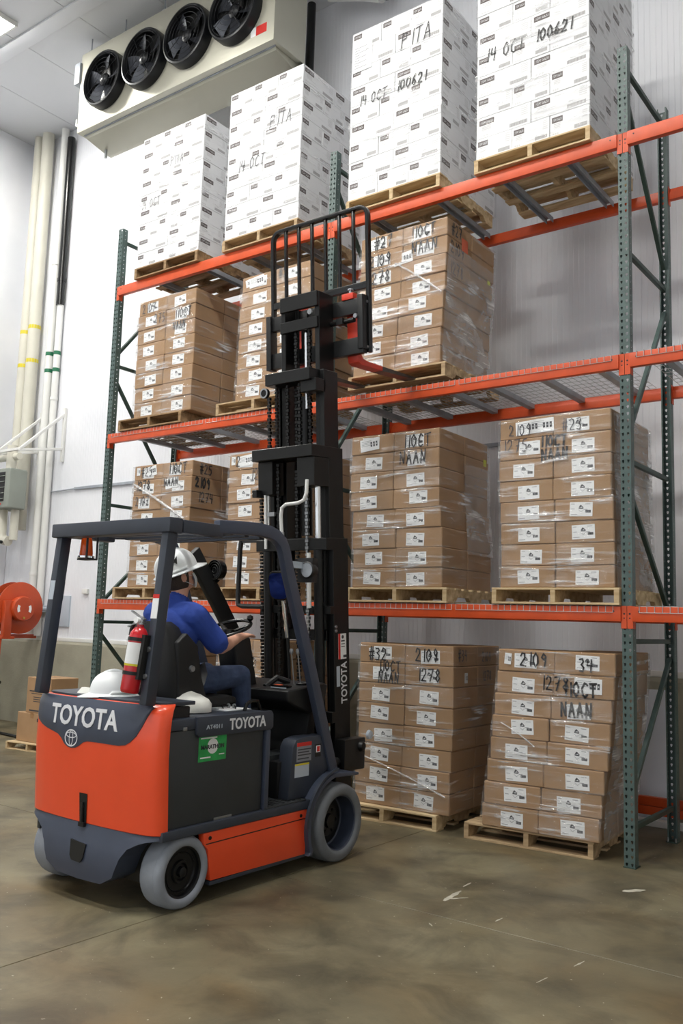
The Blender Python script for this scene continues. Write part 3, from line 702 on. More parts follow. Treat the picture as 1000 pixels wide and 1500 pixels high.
# --- white printed cartons on the top level
def white_mesh(w_, d_, h_):
    mb = MB().box(-w_/2, w_/2, 0, d_, 0, h_); me = mb.mesh('carton', 'white_carton', bevel=.003, seg=1, smooth=0)
    uv = me.uv_layers.new(name='UVMap')
    for p in me.polygons:
        n = p.normal
        for li in p.loop_indices:
            v = me.vertices[me.loops[li].vertex_index].co
            if abs(n.z) > .5: t = (0, 0)
            elif abs(n.y) > .5: t = ((v.x/w_+.5) if n.y < 0 else (.5-v.x/w_), v.z/h_)
            else: t = ((v.y/d_) if n.x > 0 else (1-v.y/d_), v.z/h_)
            uv.data[li].uv = t
    return me
WH = .187
W3 = white_mesh(.33, .518, WH-.001); W2 = white_mesh(.496, .343, WH-.001)
def wload(xc, z, ch, desc, kind, writes, extra=None, lean=0):
    pallet(xc, -.06, z, 0, kind, f'wooden pallet under the white carton load {desc}')
    rr = random.Random(desc); zb = z+PH+.0005; y0 = -.04; cart = {}; rows = 9
    for r in range(rows):
        zz = zb+(rows-1-r)*ch; odd = r % 2 == 0
        nx, ny = (3, 2) if odd else (2, 3); cw, cdp = (1.0/3, .522) if odd else (.5, .348)
        for i in range(nx):
            for j in range(ny):
                if j > 0 and i < nx-1: continue     # inner cartons are hidden on all sides
                p = Vector((xc+(i-(nx-1)/2)*cw+rr.uniform(-.002,.002)+lean*(rows-1-r)/rows, y0+j*cdp+rr.uniform(-.002,.002), zz))
                o = bpy.data.objects.new('printed_carton', W3 if odd else W2); COL.objects.link(o); o.location = p; o.scale.z = ch/WH
                px_ = ['left','middle','right'][i] if nx == 3 else ['left','right'][i]; py_ = ['front','rear'][j] if ny == 2 else ['front','inner','rear'][j]
                tag(o, f'white printed carton, {py_} {px_}, {ORD[r]} layer, load {desc}', 'carton', f'white cartons of the load {desc}'); cart[(r,i,j)] = o
    for (s, u, v, h, wd, it) in writes:
        r = min(rows-1, int((rows*ch-(v+h/2))/ch)); odd = r % 2 == 0; nx = 3 if odd else 2; cw = 1.0/nx
        i = min(nx-1, int((u+h*.3*len(s))/cw)); o = cart[(r,i,0)]; a = .18
        mb = handwriting(MB(), s, (0,0,0), (1,0,0), (it,0,1), h, wd, rr)
        e = link('marker_writing', mb.mesh('marker_writing', 'marker' if wd > .009 else 'marker_thin', smooth=0)); e.parent = o
        e.location = (u-.5-(i-(nx-1)/2)*cw, -.006, (v-(rows-1-r)*ch)/o.scale.z); e.scale.z = 1/o.scale.z
    if extra:
        o = cart[(1,0,0)]; me = MB().box(-.11, .11, -.001, 0, -.14, .14).mesh('paper_sheet', 'paper', smooth=0)
        e = link('paper_sheet', me); e.parent = o; e.location = (-.12, -.006, .1)
        mb = MB()
        for k in range(9): mb.box(-.09, -.03 if k % 2 else .05, -.0018, -.0012, .1-.025*k, .105-.025*k)
        q = link('printed_lines', mb.mesh('printed_lines', 'print_grey', smooth=0)); q.parent = e
    film(xc-.5, xc+.5, y0, y0+1.044, zb+.003, zb+rows*ch-.01, Matrix.Identity(4), 'film_white', desc, f'clear stretch wrap around the white load {desc}', off=.012)
z3 = LV[2]+.004
wload(.865, z3, .174, 'at the far left under the cooler', 'wood_old', [('PITA',.48,1.11,.1,.007,0), ('14 OCT',.03,.7,.1,.007,0)])
wload(2.245, z3, .182, 'left of the middle upright', 'wood', [('PITA',.57,1.07,.14,.008,.1), ('14 OCT',.15,.71,.12,.008,.1)])
wload(3.85, z3, .189, 'right of the middle upright', 'wood_pale', [('PITA',.55,1.33,.155,.0092,.1), ('100621',.52,.93,.1,.014,.1), ('14 OCT',.1,.92,.1,.0092,.1)], extra=True)
wload(5.2, z3, .189, 'beside the right upright', 'wood_pale', [('14 OCT',.08,.87,.115,.0092,.1), ('100621',.54,.88,.1,.014,.1)])
# --- two plain cartons on a low pallet by the wall at the far left
t = pallet(-1.3, .12, 0, .12, 'wood_pale', 'low wooden pallet with two plain cartons near the hose reel', 'pallets on the floor at the far left')
t.scale = (.72, .72, .72)
def plain(x0, x1, y0, y1, z0, z1, rotz, tilt, label, marks):
    w_, d_, h_ = x1-x0, y1-y0, z1-z0
    o = link('carton', MB().box(-w_/2, w_/2, 0, d_, 0, h_).mesh('carton', 'card_b', bevel=.005, seg=1, smooth=0), ((x0+x1)/2, y0, z0)); o.rotation_euler = (0, tilt, rotz)
    tag(o, label, 'carton', 'plain cartons near the hose reel')
    tp = link('tape', MB().box(-.03, .03, -.001, d_+.001, h_-.001, h_+.001).box(-.03, .03, -.0015, -.0005, h_-.06, h_).mesh('tape', 'card_tape', smooth=0)); tp.parent = o
    mb = MB()
    for (a, b, c, d) in marks: mb.add([(-w_/2+a*w_, -.002, c*h_), (-w_/2+b*w_, -.002, c*h_), (-w_/2+b*w_, -.002, d*h_), (-w_/2+a*w_, -.002, d*h_)], [(0,1,2,3)])
    q = link('printing', mb.mesh('printing', 'print_dark', smooth=0)); q.parent = o
plain(-1.63, -1.07, .2, .62, .092, .435, .03, 0, 'plain brown carton lying on the low pallet by the wall', [(.68,.9,.72,.84)])
plain(-1.5, -1.03, .21, .6, .437, .86, .0, 0, 'brown printed carton standing on top of the plain one', [(.12,.9,.6,.63),(.2,.85,.54,.56),(.3,.7,.44,.46),(.3,.65,.38,.4),(.3,.68,.32,.34),(.15,.85,.05,.09),(.38,.48,.7,.84),(.44,.54,.72,.78),(.78,.9,.86,.93)])
# ================================================================== FORKLIFT
XC = 3.75
FK = empty('forklift', (XC, -2.0, 0), 'orange and slate grey electric forklift lifting a pallet with its raised mast', 'forklift')
def part(n, mb, m, parent=FK, **k): return obj(n, mb, m, parent, **k)
plan = [(0,-2.955),(.15,-2.952),(.28,-2.947),(.4,-2.938),(.5,-2.922),(.545,-2.905),(.57,-2.882),(.58,-2.855),(.58,-2.83)]
def ply(s):
    a = abs(s)
    for (s0,y0),(s1,y1) in zip(plan, plan[1:]):
        if s0 <= a <= s1 and s1 > s0: return y0+(y1-y0)*(a-s0)/(s1-s0)
    return -2.85
def dyz(z):
    pts = [(.1,-.01),(.2,-.028),(.3,-.022),(.40,.0),(.42,.008),(.6,-.002),(.85,-.015),(1.0,-.012),(1.1,0),(1.16,.03)]
    for (a,b),(c,d) in zip(pts, pts[1:]):
        if a <= z <= c: return b+(d-b)*(z-a)/(c-a)
    return -0.01 if z < .1 else .03
full = [(-s,y) for s,y in reversed(plan)][:-1]+plan
# orange counterweight shell
mb = MB(); zs = [.425,.435,.55,.7,.85,1.0,1.07,1.11,1.135,1.142]; ins = [.012,0,0,0,0,0,.0,.006,.018,.04]; n = len(full); vs = []
for z,i in zip(zs,ins):
    for s,y in full:
        k = 1-i/.58; vs.append((XC+s*k, y+dyz(z)+i*.8, z))
fs = [(r*n+i, r*n+i+1, (r+1)*n+i+1, (r+1)*n+i) for r in range(len(zs)-1) for i in range(n-1)]
m0 = len(vs); fs += [tuple(range(n)), tuple(range((len(zs)-1)*n, len(zs)*n))]
fs += [(r*n, (r+1)*n, (r+1)*n+n-1, r*n+n-1) for r in range(len(zs)-1)]
mb.add(vs, fs); cw_ = part('counterweight', mb, 'lift_orange', smooth=40)
# slate bumper below it, cut up for the wheel arches
def zb(s):
    a = abs(s)
    for (s0,z0),(s1,z1) in zip(BP, BP[1:]):
        if s0 <= a <= s1: return z0+(z1-z0)*(a-s0)/(s1-s0)
    return .4
BP = [(0,.125),(.25,.13),(.285,.15),(.31,.2),(.34,.28),(.39,.345),(.48,.39),(.58,.41)]
ss = sorted(set([-.58,-.55,-.5,-.46,-.43,-.41,-.39,-.38,-.37,-.355,-.345,-.32,-.3,-.2,-.1,0]+[.58,.55,.5,.46,.43,.41,.39,.38,.37,.355,.345,.32,.3,.2,.1]))
mb = MB(); nr = 7; vs = []
for s in ss:
    z0 = zb(s)
    for r in range(nr+1):
        z = z0+(.43-z0)*r/nr; vs.append((XC+s, ply(s)+dyz(z)+.004, z))
N = nr+1; fs = [(i*N+r, (i+1)*N+r, (i+1)*N+r+1, i*N+r+1) for i in range(len(ss)-1) for r in range(nr)]
b0 = len(vs)
for s in ss: vs += [(XC+s, -2.80, zb(s)), (XC+s, -2.80, .43)]
for i in range(len(ss)-1):
    fs.append((b0+2*i, b0+2*i+1, b0+2*i+3, b0+2*i+2)); fs.append((i*N, b0+2*i, b0+2*i+2, (i+1)*N)); fs.append((i*N+nr, (i+1)*N+nr, b0+2*i+3, b0+2*i+1))
mb.add(vs, fs); bumper = part('rear_bumper', mb, 'lift_slate', smooth=40)
def onrear(s, z, off): return (XC+s, ply(s)+dyz(z)-off, z)
hs = MB(); pts = [(-.07,.335),(.07,.325),(.06,.25),(.04,.222),(-.04,.226),(-.06,.25)]
hs.add([onrear(s+.0,z,.006) for s,z in pts]+[onrear(s*.8+.0,z*.9+.03,-.03) for s,z in pts], [(0,1,2,3,4,5)]+[(i,(i+1)%6,6+(i+1)%6,6+i) for i in range(6)])
part('tow_pocket', hs, 'black_paint', bumper)
hs = MB(); pts = [(-.036,.60),(.036,.60),(.03,.435),(-.03,.435)]
hs.add([onrear(s-.0,z,.004) for s,z in pts], [(0,1,2,3)]); hs.tube([onrear(0,.55,.008), onrear(0,.43,.012)], .009, 8); hs.cbox(onrear(0,.425,.008), (.05,.02,.025))
part('tow_pin', hs, 'black_paint', cw_)
# slate badge plate on the counterweight with the wavy lower edge
WB = [(-.565,1.02),(-.52,.98),(-.46,.955),(-.40,.94),(-.32,.925),(-.27,.915),(-.235,.895),(-.2,.865),(-.165,.85),(-.13,.845),(-.09,.85),(-.055,.866),(-.02,.888),(.02,.898),(.1,.90),(.2,.90),(.29,.90),(.34,.908),(.38,.93),(.42,.965),(.45,1.01),(.48,1.07),(.505,1.128)]
mb = MB(); vs = []; nr = 6
for s,z0 in WB:
    for r in range(nr+1):
        z = z0+(1.137-z0)*r/nr; vs.append(onrear(s, z, .010 if r else .004))
N = nr+1; fs = [(i*N+r, (i+1)*N+r, (i+1)*N+r+1, i*N+r+1) for i in range(len(WB)-1) for r in range(nr)]
b0 = len(vs)
for s,z0 in WB: vs += [onrear(s, z0, -.01), onrear(s, 1.137, -.01)]
for i in range(len(WB)-1): fs += [(i*N, b0+2*i, b0+2*i+2, (i+1)*N), (i*N+nr, (i+1)*N+nr, b0+2*i+3, b0+2*i+1)]
mb.add(vs, fs); badge = part('badge_plate', mb, 'lift_slate', smooth=40)
part('lettering', letters('TOYOTA', .158, (0,0,0), (1,0,0), (0,0,1), width=.63, bold=.0035, ext=.0015, fn=lambda x,y,z: Vector(onrear(-.035+x, 1.035+y, .0125-z))), 'letter_white', badge, smooth=0)
lg = MB()
def ring(cs, cz, rx, rz, wd, n=28):
    vs = []
    for k in range(n):
        a = 2*math.pi*k/n; vs += [onrear(cs+math.cos(a)*rx, cz+math.sin(a)*rz, .0115), onrear(cs+math.cos(a)*(rx-wd), cz+math.sin(a)*(rz-wd), .0115)]
    lg.add(vs, [(2*k, 2*k+1, (2*k+3) % (2*n), (2*k+2) % (2*n)) for k in range(n)])
ring(-.125, .905, .062, .05, .0075); ring(-.125, .922, .05, .018, .006); ring(-.125, .905, .02, .046, .0055)
part('emblem', lg, 'letter_white', badge, smooth=0)
# top deck over the counterweight
mb = MB(); tp = [(XC+s*.93, y+.045) for s,y in full]+[(XC+.54,-2.62),(XC-.54,-2.62)]
mb.prism(tp, 'z', 1.13, 1.152); part('rear_deck', mb, 'lift_slate_dark', bevel=.004)
# body
part('chassis', MB().box(3.32, 4.18, -2.8, -1.0, .13, .44).box(3.25, 4.25, -2.83, -2.62, .42, 1.12), 'black_paint', bevel=.01)
part('battery', MB().box(3.22, 4.275, -2.85, -2.03, .45, .975), 'black_paint', bevel=.01)
bp_ = part('battery_side_panel', MB().box(4.275, 4.312, -2.862, -2.035, .452, .99), 'battery_grey', bevel=.008)
part('panel_latch', MB().box(4.312, 4.318, -2.45, -2.3, .452, .468).cbox((4.315,-2.72,1.0),(.012,.03,.02)), 'steel', bp_, bevel=.002)
part('battery_side_panel', MB().box(3.19, 3.222, -2.862, -1.35, .30, .99), 'battery_grey', bevel=.008)
part('hood', MB().box(3.19, 4.318, -2.85, -2.0, .992, 1.058), 'lift_slate_dark', bevel=.012)
hp = part('hood_nameplate', MB().prism([(-2.64,1.062),(-2.635,.962),(-2.615,.945),(-1.985,.945),(-1.965,.96),(-1.968,1.04),(-1.985,1.062)], 'x', 4.31, 4.334), 'lift_slate_dark', bevel=.004)
part('lettering', letters('TOYOTA', .092, (4.3352,-2.205,1.004), (0,1,0), (0,0,1), width=.33, bold=.0022), 'letter_white', hp, smooth=0)
part('fleet_number', letters('AT4011', .035, (4.3352,-2.5,1.0), (0,1,0), (0,0,1), width=.13, bold=.0), 'silver_label', hp, smooth=0)
gs = part('battery_sticker', MB().box(4.312, 4.3135, -2.6, -2.37, .80, .945), 'green_label')
part('sticker_glow', MB().lathe([(0,4.3142),(.045,4.3142),(.045,4.3138)], (0,-2.485,.885), 'x', 16), 'paper', gs)
part('lettering', letters('MARATHON', .034, (4.3146,-2.485,.882), (0,1,0), (0,0,1), width=.19, bold=.001), 'print_dark', gs, smooth=0)
part('printed_lines', MB().box(4.3136,4.314,-2.585,-2.5,.818,.826).box(4.3136,4.314,-2.585,-2.45,.93,.938).box(4.3136,4.314,-2.43,-2.385,.83,.836), 'paper', gs)['kind'] = 'stuff'
# step and skirt
part('step_rail', MB().box(4.2, 4.338, -2.868, -1.52, .398, .452), 'lift_slate_dark', bevel=.008)
st = part('step_plate', MB().box(3.9, 4.332, -2.02, -1.6, .452, .462), 'battery_grey', bevel=.002)
tr_ = MB()
for i in range(7):
    for j in range(5): tr_.lathe([(.013,0),(.011,.004),(.006,.004)], (4.2+.026*j, -1.97+.055*i, .462), 'z', 8)
part('step_tread', tr_, 'black_plastic', st)['kind'] = 'stuff'
sk = part('side_skirt', MB().prism([(-2.545,.396),(-2.535,.33),(-2.50,.30),(-2.47,.118),(-1.592,.108),(-1.585,.396)], 'x', 4.285, 4.33), 'lift_orange', bevel=.006)
part('skirt_seam', MB().prism([(-2.52,.328),(-2.52,.334),(-1.59,.342),(-1.59,.336)], 'x', 4.33, 4.3312), 'black_paint', sk)
for yy in (-2.49, -1.65): part('skirt_bolt', MB().lathe([(0,4.335),(.011,4.335),(.012,4.329)], (0,yy,.362), 'x', 10), 'black_paint', sk)
part('skirt_lip', MB().box(4.2, 4.325, -2.47, -1.585, .09, .112), 'lift_slate_dark', sk, bevel=.003)
part('side_skirt', MB().box(3.17, 3.215, -2.53, -1.585, .11, .40), 'lift_orange', bevel=.006)
# front fenders (right and left)
def fender(x0, x1):
    mb = MB(); cy, cz = -1.265, .262; out = []; inn = []
    for k in range(15):
        a = math.radians(205-k*(205-100)/14); out.append((cy+.345*math.cos(a), cz+.345*math.sin(a))); inn.append((cy+.315*math.cos(a), cz+.315*math.sin(a)))
    out += [(-1.2,.592),(-1.05,.578)]; inn += [(-1.2,.566),(-1.05,.560)]
    out = [(-1.60,.10)]+out; inn = [(-1.56,.10)]+inn
    vs = []
    for o,i in zip(out,inn):
        for x in (x0,x1): vs.append((x,)+o)
        for x in (x1,x0): vs.append((x,)+i)
    m = len(out); fs = []
    for k in range(m-1):
        for q in range(4): fs.append((k*4+q, k*4+(q+1)%4, k*4+4+(q+1)%4, k*4+4+q))
    fs += [(0,1,2,3), (4*m-4,4*m-3,4*m-2,4*m-1)]
    return mb.add(vs, fs)
part('fender', fender(4.12, 4.365), 'lift_slate', bevel=.004)
part('fender', fender(3.135, 3.38), 'lift_slate', bevel=.004)
part('fender_liner', MB().lathe([(.36,4.375),(.375,4.375),(.375,4.355),(.36,4.355)], (0,-1.265,.262), 'x', 14, a0=math.radians(95), a1=math.radians(178)), 'lift_slate_dark')
# wheels
def wheel(xo, s, y, r, w_, rimr, rear):
    t = MB(); X = lambda a: xo+s*a
    t.lathe([(rimr,X(-w_)),(r-.02,X(-w_)),(r-.004,X(-w_+.012)),(r,X(-w_+.03)),(r,X(-.045)),(r-.003,X(-.042)),(r-.003,X(-.036)),(r-.002,X(-.03)),(r-.008,X(-.012)),(r-.022,X(0)),(rimr+.02,X(.002)),(rimr+.004,X(-.004)),(rimr,X(-.014))], (0,y,r), 'x', 40)
    o = part('tyre', t, 'rubber_grey' if rear else 'rubber_dark', smooth=50)
    k = MB()
    if rear:
        k.lathe([(rimr,X(-.014)),(rimr-.01,X(-.02)),(rimr-.014,X(-.035)),(rimr-.03,X(-.035)),(rimr-.034,X(-.03)),(rimr-.04,X(-.04)),(.065,X(-.04)),(.06,X(-.028)),(.05,X(-.028)),(.045,X(-.04)),(.03,X(-.036)),(.027,X(-.012)),(.018,X(-.008)),(0,X(-.008))], (0,y,r), 'x', 32)
        part('wheel_disc', k, 'rim_dark', o, smooth=30)
    else:
        k.lathe([(rimr,X(-.014)),(rimr-.008,X(-.02)),(rimr-.012,X(-.13)),(rimr-.03,X(-.14))], (0,y,r), 'x', 36); part('rim', k, 'rim_blue', o, smooth=40)
        k = MB().lathe([(rimr-.012,X(-.135)),(.11,X(-.14)),(.10,X(-.11)),(.05,X(-.11)),(.045,X(-.09)),(0,X(-.09))], (0,y,r), 'x', 28)
        part('hub', k, 'black_paint', o, smooth=30)
        nb = MB()
        for q in range(6):
            a = q*math.pi/3; nb.lathe([(0,X(-.1)),(.012,X(-.1)),(.012,X(-.115))], (0,y+.078*math.cos(a),r+.078*math.sin(a)), 'x', 6)
        part('wheel_nut', nb, 'rim_dark', o)
wheel(4.325, 1, -2.675, .203, .16, .142, True); wheel(3.175, -1, -2.675, .203, .16, .142, True)
wheel(4.378, 1, -1.262, .263, .18, .185, False); wheel(3.122, -1, -1.262, .263, .18, .185, False)
# cowl, floor, dash
cp = part('cowl_side_panel', MB().prism([(-1.735,.462),(-1.70,.80),(-1.67,.845),(-1.60,.858),(-1.37,.86),(-1.30,.62),(-1.42,.56),(-1.52,.462)], 'x', 4.17, 4.285), 'lift_slate_dark', bevel=.012)
part('warning_label', MB().box(4.285,4.2862,-1.66,-1.505,.70,.825), 'print_grey', cp, label='grey printed warning label with red header')
part('label_header', MB().box(4.2862,4.287,-1.66,-1.505,.80,.825), 'red_sticker', cp)
part('label_text', MB().box(4.2862,4.287,-1.65,-1.51,.775,.783).box(4.2862,4.287,-1.65,-1.53,.757,.765).box(4.2862,4.287,-1.65,-1.51,.739,.747).box(4.2862,4.287,-1.65,-1.53,.715,.723), 'print_dark', cp)
part('label_lower', MB().box(4.285,4.2862,-1.675,-1.525,.60,.688), 'silver_label', cp)
part('label_strip', MB().box(4.2862,4.2868,-1.675,-1.525,.676,.688), 'yellow_band', cp)
part('danger_sticker', MB().box(4.285,4.2862,-1.46,-1.40,.715,.80), 'black_paint', cp); part('danger_mark', MB().box(4.2862,4.287,-1.453,-1.407,.745,.79), 'paper', cp); part('danger_sign', MB().box(4.287,4.2876,-1.445,-1.415,.75,.785), 'red_sticker', cp)
part('floor_plate', MB().box(3.25, 4.02, -2.02, -1.3, .60, .72).box(3.25, 4.28, -2.02, -1.3, .44, .453), 'black_plastic', bevel=.006)
part('front_bulkhead', MB().box(3.25, 4.2, -1.38, -1.3, .44, 1.05).box(3.25,3.32,-2.0,-1.3,.44,.98).box(4.02,4.2,-1.75,-1.36,.462,.70), 'black_plastic', bevel=.01)
part('dashboard', MB().prism([(-1.70,1.165),(-1.69,1.095),(-1.62,1.06),(-1.44,1.0),(-1.30,1.0),(-1.25,1.19),(-1.30,1.205)], 'x', 3.35, 4.22), 'black_plastic', bevel=.02, seg=3)
part('dash_support', MB().prism([(-1.50,.70),(-1.42,1.02),(-1.30,1.02),(-1.34,.70)], 'x', 3.4, 4.2), 'black_plastic', bevel=.01)
part('display', MB().cbox((4.08,-1.60,1.184),(.13,.07,.012)), 'black_gloss', bevel=.004); part('display_light', MB().cbox((4.05,-1.595,1.192),(.05,.035,.004)), 'orange_tag'); part('display_buttons', MB().cbox((4.1,-1.655,1.177),(.13,.012,.006)), 'silver_label')
part('cup_holder', MB().lathe([(.03,1.19),(.048,1.205),(.052,1.2),(.05,1.185)], (4.13,-1.43,0), 'z', 18), 'black_gloss')
for k in range(4): part('control_lever', MB().tube([(4.06+.035*k,-1.44+.028*k,1.19),(4.055+.035*k,-1.475+.028*k,1.41)], .0045, 6).lathe([(0,.02),(.012,.016),(.015,0),(.01,-.02)], (4.055+.035*k,-1.477+.028*k,1.42), 'z', 10), 'steel')
part('dash_bracket', MB().tube([(3.93,-1.60,1.17),(3.95,-1.5,1.23),(4.0,-1.42,1.2)], .022, 8), 'black_plastic')
# steering
col_ = part('steering_column', MB().prism([(-1.72,1.14),(-1.80,1.48),(-1.74,1.53),(-1.62,1.51),(-1.52,1.14)], 'x', 3.62, 3.80), 'black_plastic', bevel=.03, seg=3)
sw = MB(); c = Vector((3.70,-1.76,1.565)); tl = Matrix.Rotation(math.radians(22), 3, 'X')
sw.tube([c+tl@Vector((.165*math.cos(a), .165*math.sin(a), 0)) for a in [2*math.pi*k/28 for k in range(29)]], .013, 8, caps=False)
for a in (.5, 2.64, 4.71): sw.tube([c+tl@Vector((0,0,-.03)), c+tl@Vector((.16*math.cos(a), .16*math.sin(a), 0))], .012, 6)
sw.lathe([(0,.0),(.045,-.005),(.05,-.03),(.03,-.06)], c, 'z', 16); part('steering_wheel', sw, 'black_gloss')
part('spinner_knob', MB().lathe([(0,.045),(.022,.035),(.024,.015),(.012,0)], c+tl@Vector((.1,.13,.01)), 'z', 12), 'black_gloss')
part('ignition_key', MB().tube([(3.81,-1.62,1.37),(3.84,-1.63,1.36)], .006, 6).lathe([(.012,-.003),(.016,0),(.012,.003)], (3.85,-1.63,1.34), 'x', 10).lathe([(.01,-.003),(.014,0),(.01,.003)], (3.85,-1.63,1.31), 'x', 10), 'chrome')
# seat
part('seat_base', MB().box(3.5, 4.0, -2.6, -2.05, 1.058, 1.09), 'black_plastic', bevel=.01)
part('seat_cushion', MB().prism([(-2.55,1.08),(-2.55,1.14),(-2.45,1.125),(-2.05,1.14),(-1.98,1.125),(-1.97,1.08)], 'x', 3.47, 4.02), 'seat_vinyl', bevel=.022, seg=3)
sb = MB()
prof = [(1.10,-2.50,.23,.09),(1.2,-2.53,.235,.09),(1.32,-2.545,.235,.085),(1.42,-2.55,.225,.08),(1.50,-2.56,.20,.075),(1.57,-2.57,.16,.065),(1.605,-2.58,.11,.045)]
vs = []; N = 16
for z,y,hw,th in prof:
    for k in range(N):
        a = 2*math.pi*k/N; sx = math.copysign(abs(math.cos(a))**.55, math.cos(a)); sy = math.copysign(abs(math.sin(a))**.7, math.sin(a))
        bol = .045*abs(sx)**3 if sy > 0 else 0
        vs.append((3.80+sx*hw, y+.03+sy*th+bol, z))
fs = [(r*N+k, r*N+(k+1)%N, (r+1)*N+(k+1)%N, (r+1)*N+k) for r in range(len(prof)-1) for k in range(N)]+[tuple(range(N)), tuple(range((len(prof)-1)*N, len(prof)*N))]
part('seat_back', sb.add(vs, fs), 'seat_vinyl', smooth=60)
part('hip_restraint', MB().prism([(-2.52,1.10),(-2.55,1.48),(-2.48,1.54),(-2.38,1.46),(-2.33,1.26),(-2.27,1.10)], 'x', 4.0, 4.045), 'seat_vinyl', bevel=.012, seg=3)
part('recline_knob', MB().lathe([(0,4.06),(.018,4.06),(.022,4.045)], (0,-2.43,1.32), 'x', 14), 'steel')
part('seat_belt', MB().sweep([(3.99,-2.40,1.10),(4.005,-2.30,1.20),(3.97,-2.24,1.27),(3.88,-2.18,1.335)], .05, .006, side=(.25,.8,.4)), 'black_plastic')
# overhead guard
G = [(-2.5,2.19),(-2.3,2.205),(-2.12,2.212),(-2.02,2.205),(-1.95,2.185),(-1.895,2.15),(-1.862,2.10),(-1.84,2.04),(-1.80,1.93),(-1.53,1.29),(-1.245,.575)]
for x in (4.275, 3.225):
    part('guard_front_pillar', MB().sweep([(x,a,b) for a,b in G], .055, .085), 'lift_slate', bevel=.012)
    s = 1 if x > XC else -1
    part('guard_rear_pillar', MB().sweep([(x-s*.035,-2.945,1.14),(x-s*.028,-2.85,2.13)], .058, .076), 'lift_slate_dark', bevel=.01)
    part('guard_side_rail', MB().box(x-.04-s*.015, x+.04-s*.015, -2.795, -2.46, 2.127, 2.203), 'lift_slate_dark', bevel=.01)
part('guard_cross_rail', MB().box(3.19, 4.30, -2.905, -2.80, 2.12, 2.208), 'lift_slate_dark', bevel=.01)
for k, yy in enumerate((-2.66, -2.5, -2.34, -2.2, -2.06)): part('guard_slat', MB().box(3.25, 4.25, yy-.02, yy+.02, 2.155, 2.195), 'lift_slate_dark', bevel=.004)
part('pillar_label', MB().sweep([(4.243,-2.899,1.62),(4.243,-2.887,1.745)], .05, .078), 'paper'); part('pillar_label_top', MB().sweep([(4.243,-2.888,1.735),(4.243,-2.886,1.758)], .051, .079), 'red_sticker')
part('pillar_label', MB().sweep([(3.259,-2.889,1.72),(3.259,-2.878,1.84)], .045, .078), 'silver_label'); part('pillar_bolt', MB().lathe([(0,-2.965),(.014,-2.965),(.016,-2.95)], (4.24,0,1.45), 'y', 8).lathe([(0,-2.98),(.014,-2.98),(.016,-2.965)], (4.24,0,1.3), 'y', 8), 'steel')
# beacon under the rear left corner, mirror, lamps
bc = part('beacon_bracket', MB().box(3.29, 3.41, -2.77, -2.70, 1.985, 1.995).tube([(3.40,-2.70,1.99),(3.40,-2.70,2.14)], .008, 6).tube([(3.40,-2.78,1.99),(3.40,-2.78,2.14)], .008, 6), 'black_paint')
part('beacon_lens', MB().lathe([(.042,2.01),(.043,2.03),(.036,2.11),(.03,2.13),(0,2.135)], (3.335,-2.735,0), 'z', 18), 'amber', bc); part('beacon_base', MB().lathe([(.05,1.995),(.055,2.0),(.055,2.012),(.046,2.015)], (3.335,-2.735,0), 'z', 18), 'chrome', bc)
mr = MB(); c = Vector((4.14,-1.745,1.868)); rm = Matrix.Rotation(math.radians(4.5), 3, 'Z') @ Matrix.Rotation(math.radians(15), 3, 'X')
def rrect(w_, h_, r, n=5):
    o = []
    for (cx,cz,a0) in ((w_/2-r,h_/2-r,0),(-w_/2+r,h_/2-r,90),(-w_/2+r,-h_/2+r,180),(w_/2-r,-h_/2+r,270)):
        for k in range(n+1): a = math.radians(a0+90*k/n); o.append((cx+r*math.cos(a), cz+r*math.sin(a)))
    return o
mr.prism(rrect(.165,.2,.05), 'y', 0, .035); mr.xf(Matrix.Translation(c) @ rm.to_4x4()); mi = part('mirror_housing', mr, 'black_gloss', bevel=.006)
mg = MB().prism(rrect(.145,.18,.045), 'y', -.004, .0); mg.xf(Matrix.Translation(c) @ rm.to_4x4()); part('mirror_glass', mg, 'mirror', mi)
part('mirror_stalk', MB().tube([(4.185,-1.74,1.77),(4.19,-1.69,1.52)], .014, 10), 'chrome')
part('grip_bar', MB().tube([(4.26,-1.72,1.75),(4.22,-1.66,1.73),(4.20,-1.62,1.66),(4.21,-1.55,1.48),(4.27,-1.56,1.46)], .016, 8), 'black_plastic')
hl = part('work_lamp', MB().lathe([(0,-1.46),(.045,-1.46),(.06,-1.5),(.06,-1.535),(.052,-1.54)], (4.215,0,1.99), 'y', 20).box(4.13,4.26,-1.53,-1.47,1.905,2.075), 'black_plastic')
part('lamp_lens', MB().lathe([(0,-1.536),(.05,-1.538),(.052,-1.53)], (4.215,0,1.99), 'y', 20), 'galv', hl)
part('lamp_bracket', MB().box(4.12, 4.18, -1.66, -1.53, 2.0, 2.045), 'silver_label')
fn = part('cabin_fan', MB().lathe([(.075,-1.55),(.08,-1.52),(.075,-1.49),(.03,-1.47),(0,-1.47)], (3.33,0,2.0), 'y', 20).tube([(3.33,-1.50,1.93),(3.30,-1.55,1.87)], .014, 6), 'black_gloss')
fg = MB()
for r in (.02,.04,.06,.075): fg.tube([(3.33+r*math.cos(a),-1.553,2.0+r*math.sin(a)) for a in [2*math.pi*k/18 for k in range(19)]], .002, 4, caps=False)
part('fan_guard', fg, 'black_plastic', fn)
part('pillar_cover', MB().sweep([(3.30,-1.76,2.12),(3.30,-1.50,1.80),(3.30,-1.28,1.52),(3.30,-1.22,1.2)], .05, .13), 'black_plastic', bevel=.01)
part('step_post', MB().box(4.285, 4.332, -2.025, -1.985, .452, .945), 'lift_slate', bevel=.008)
part('well_panel', MB().box(3.95, 4.12, -1.98, -1.42, .463, .735), 'battery_grey', bevel=.012)
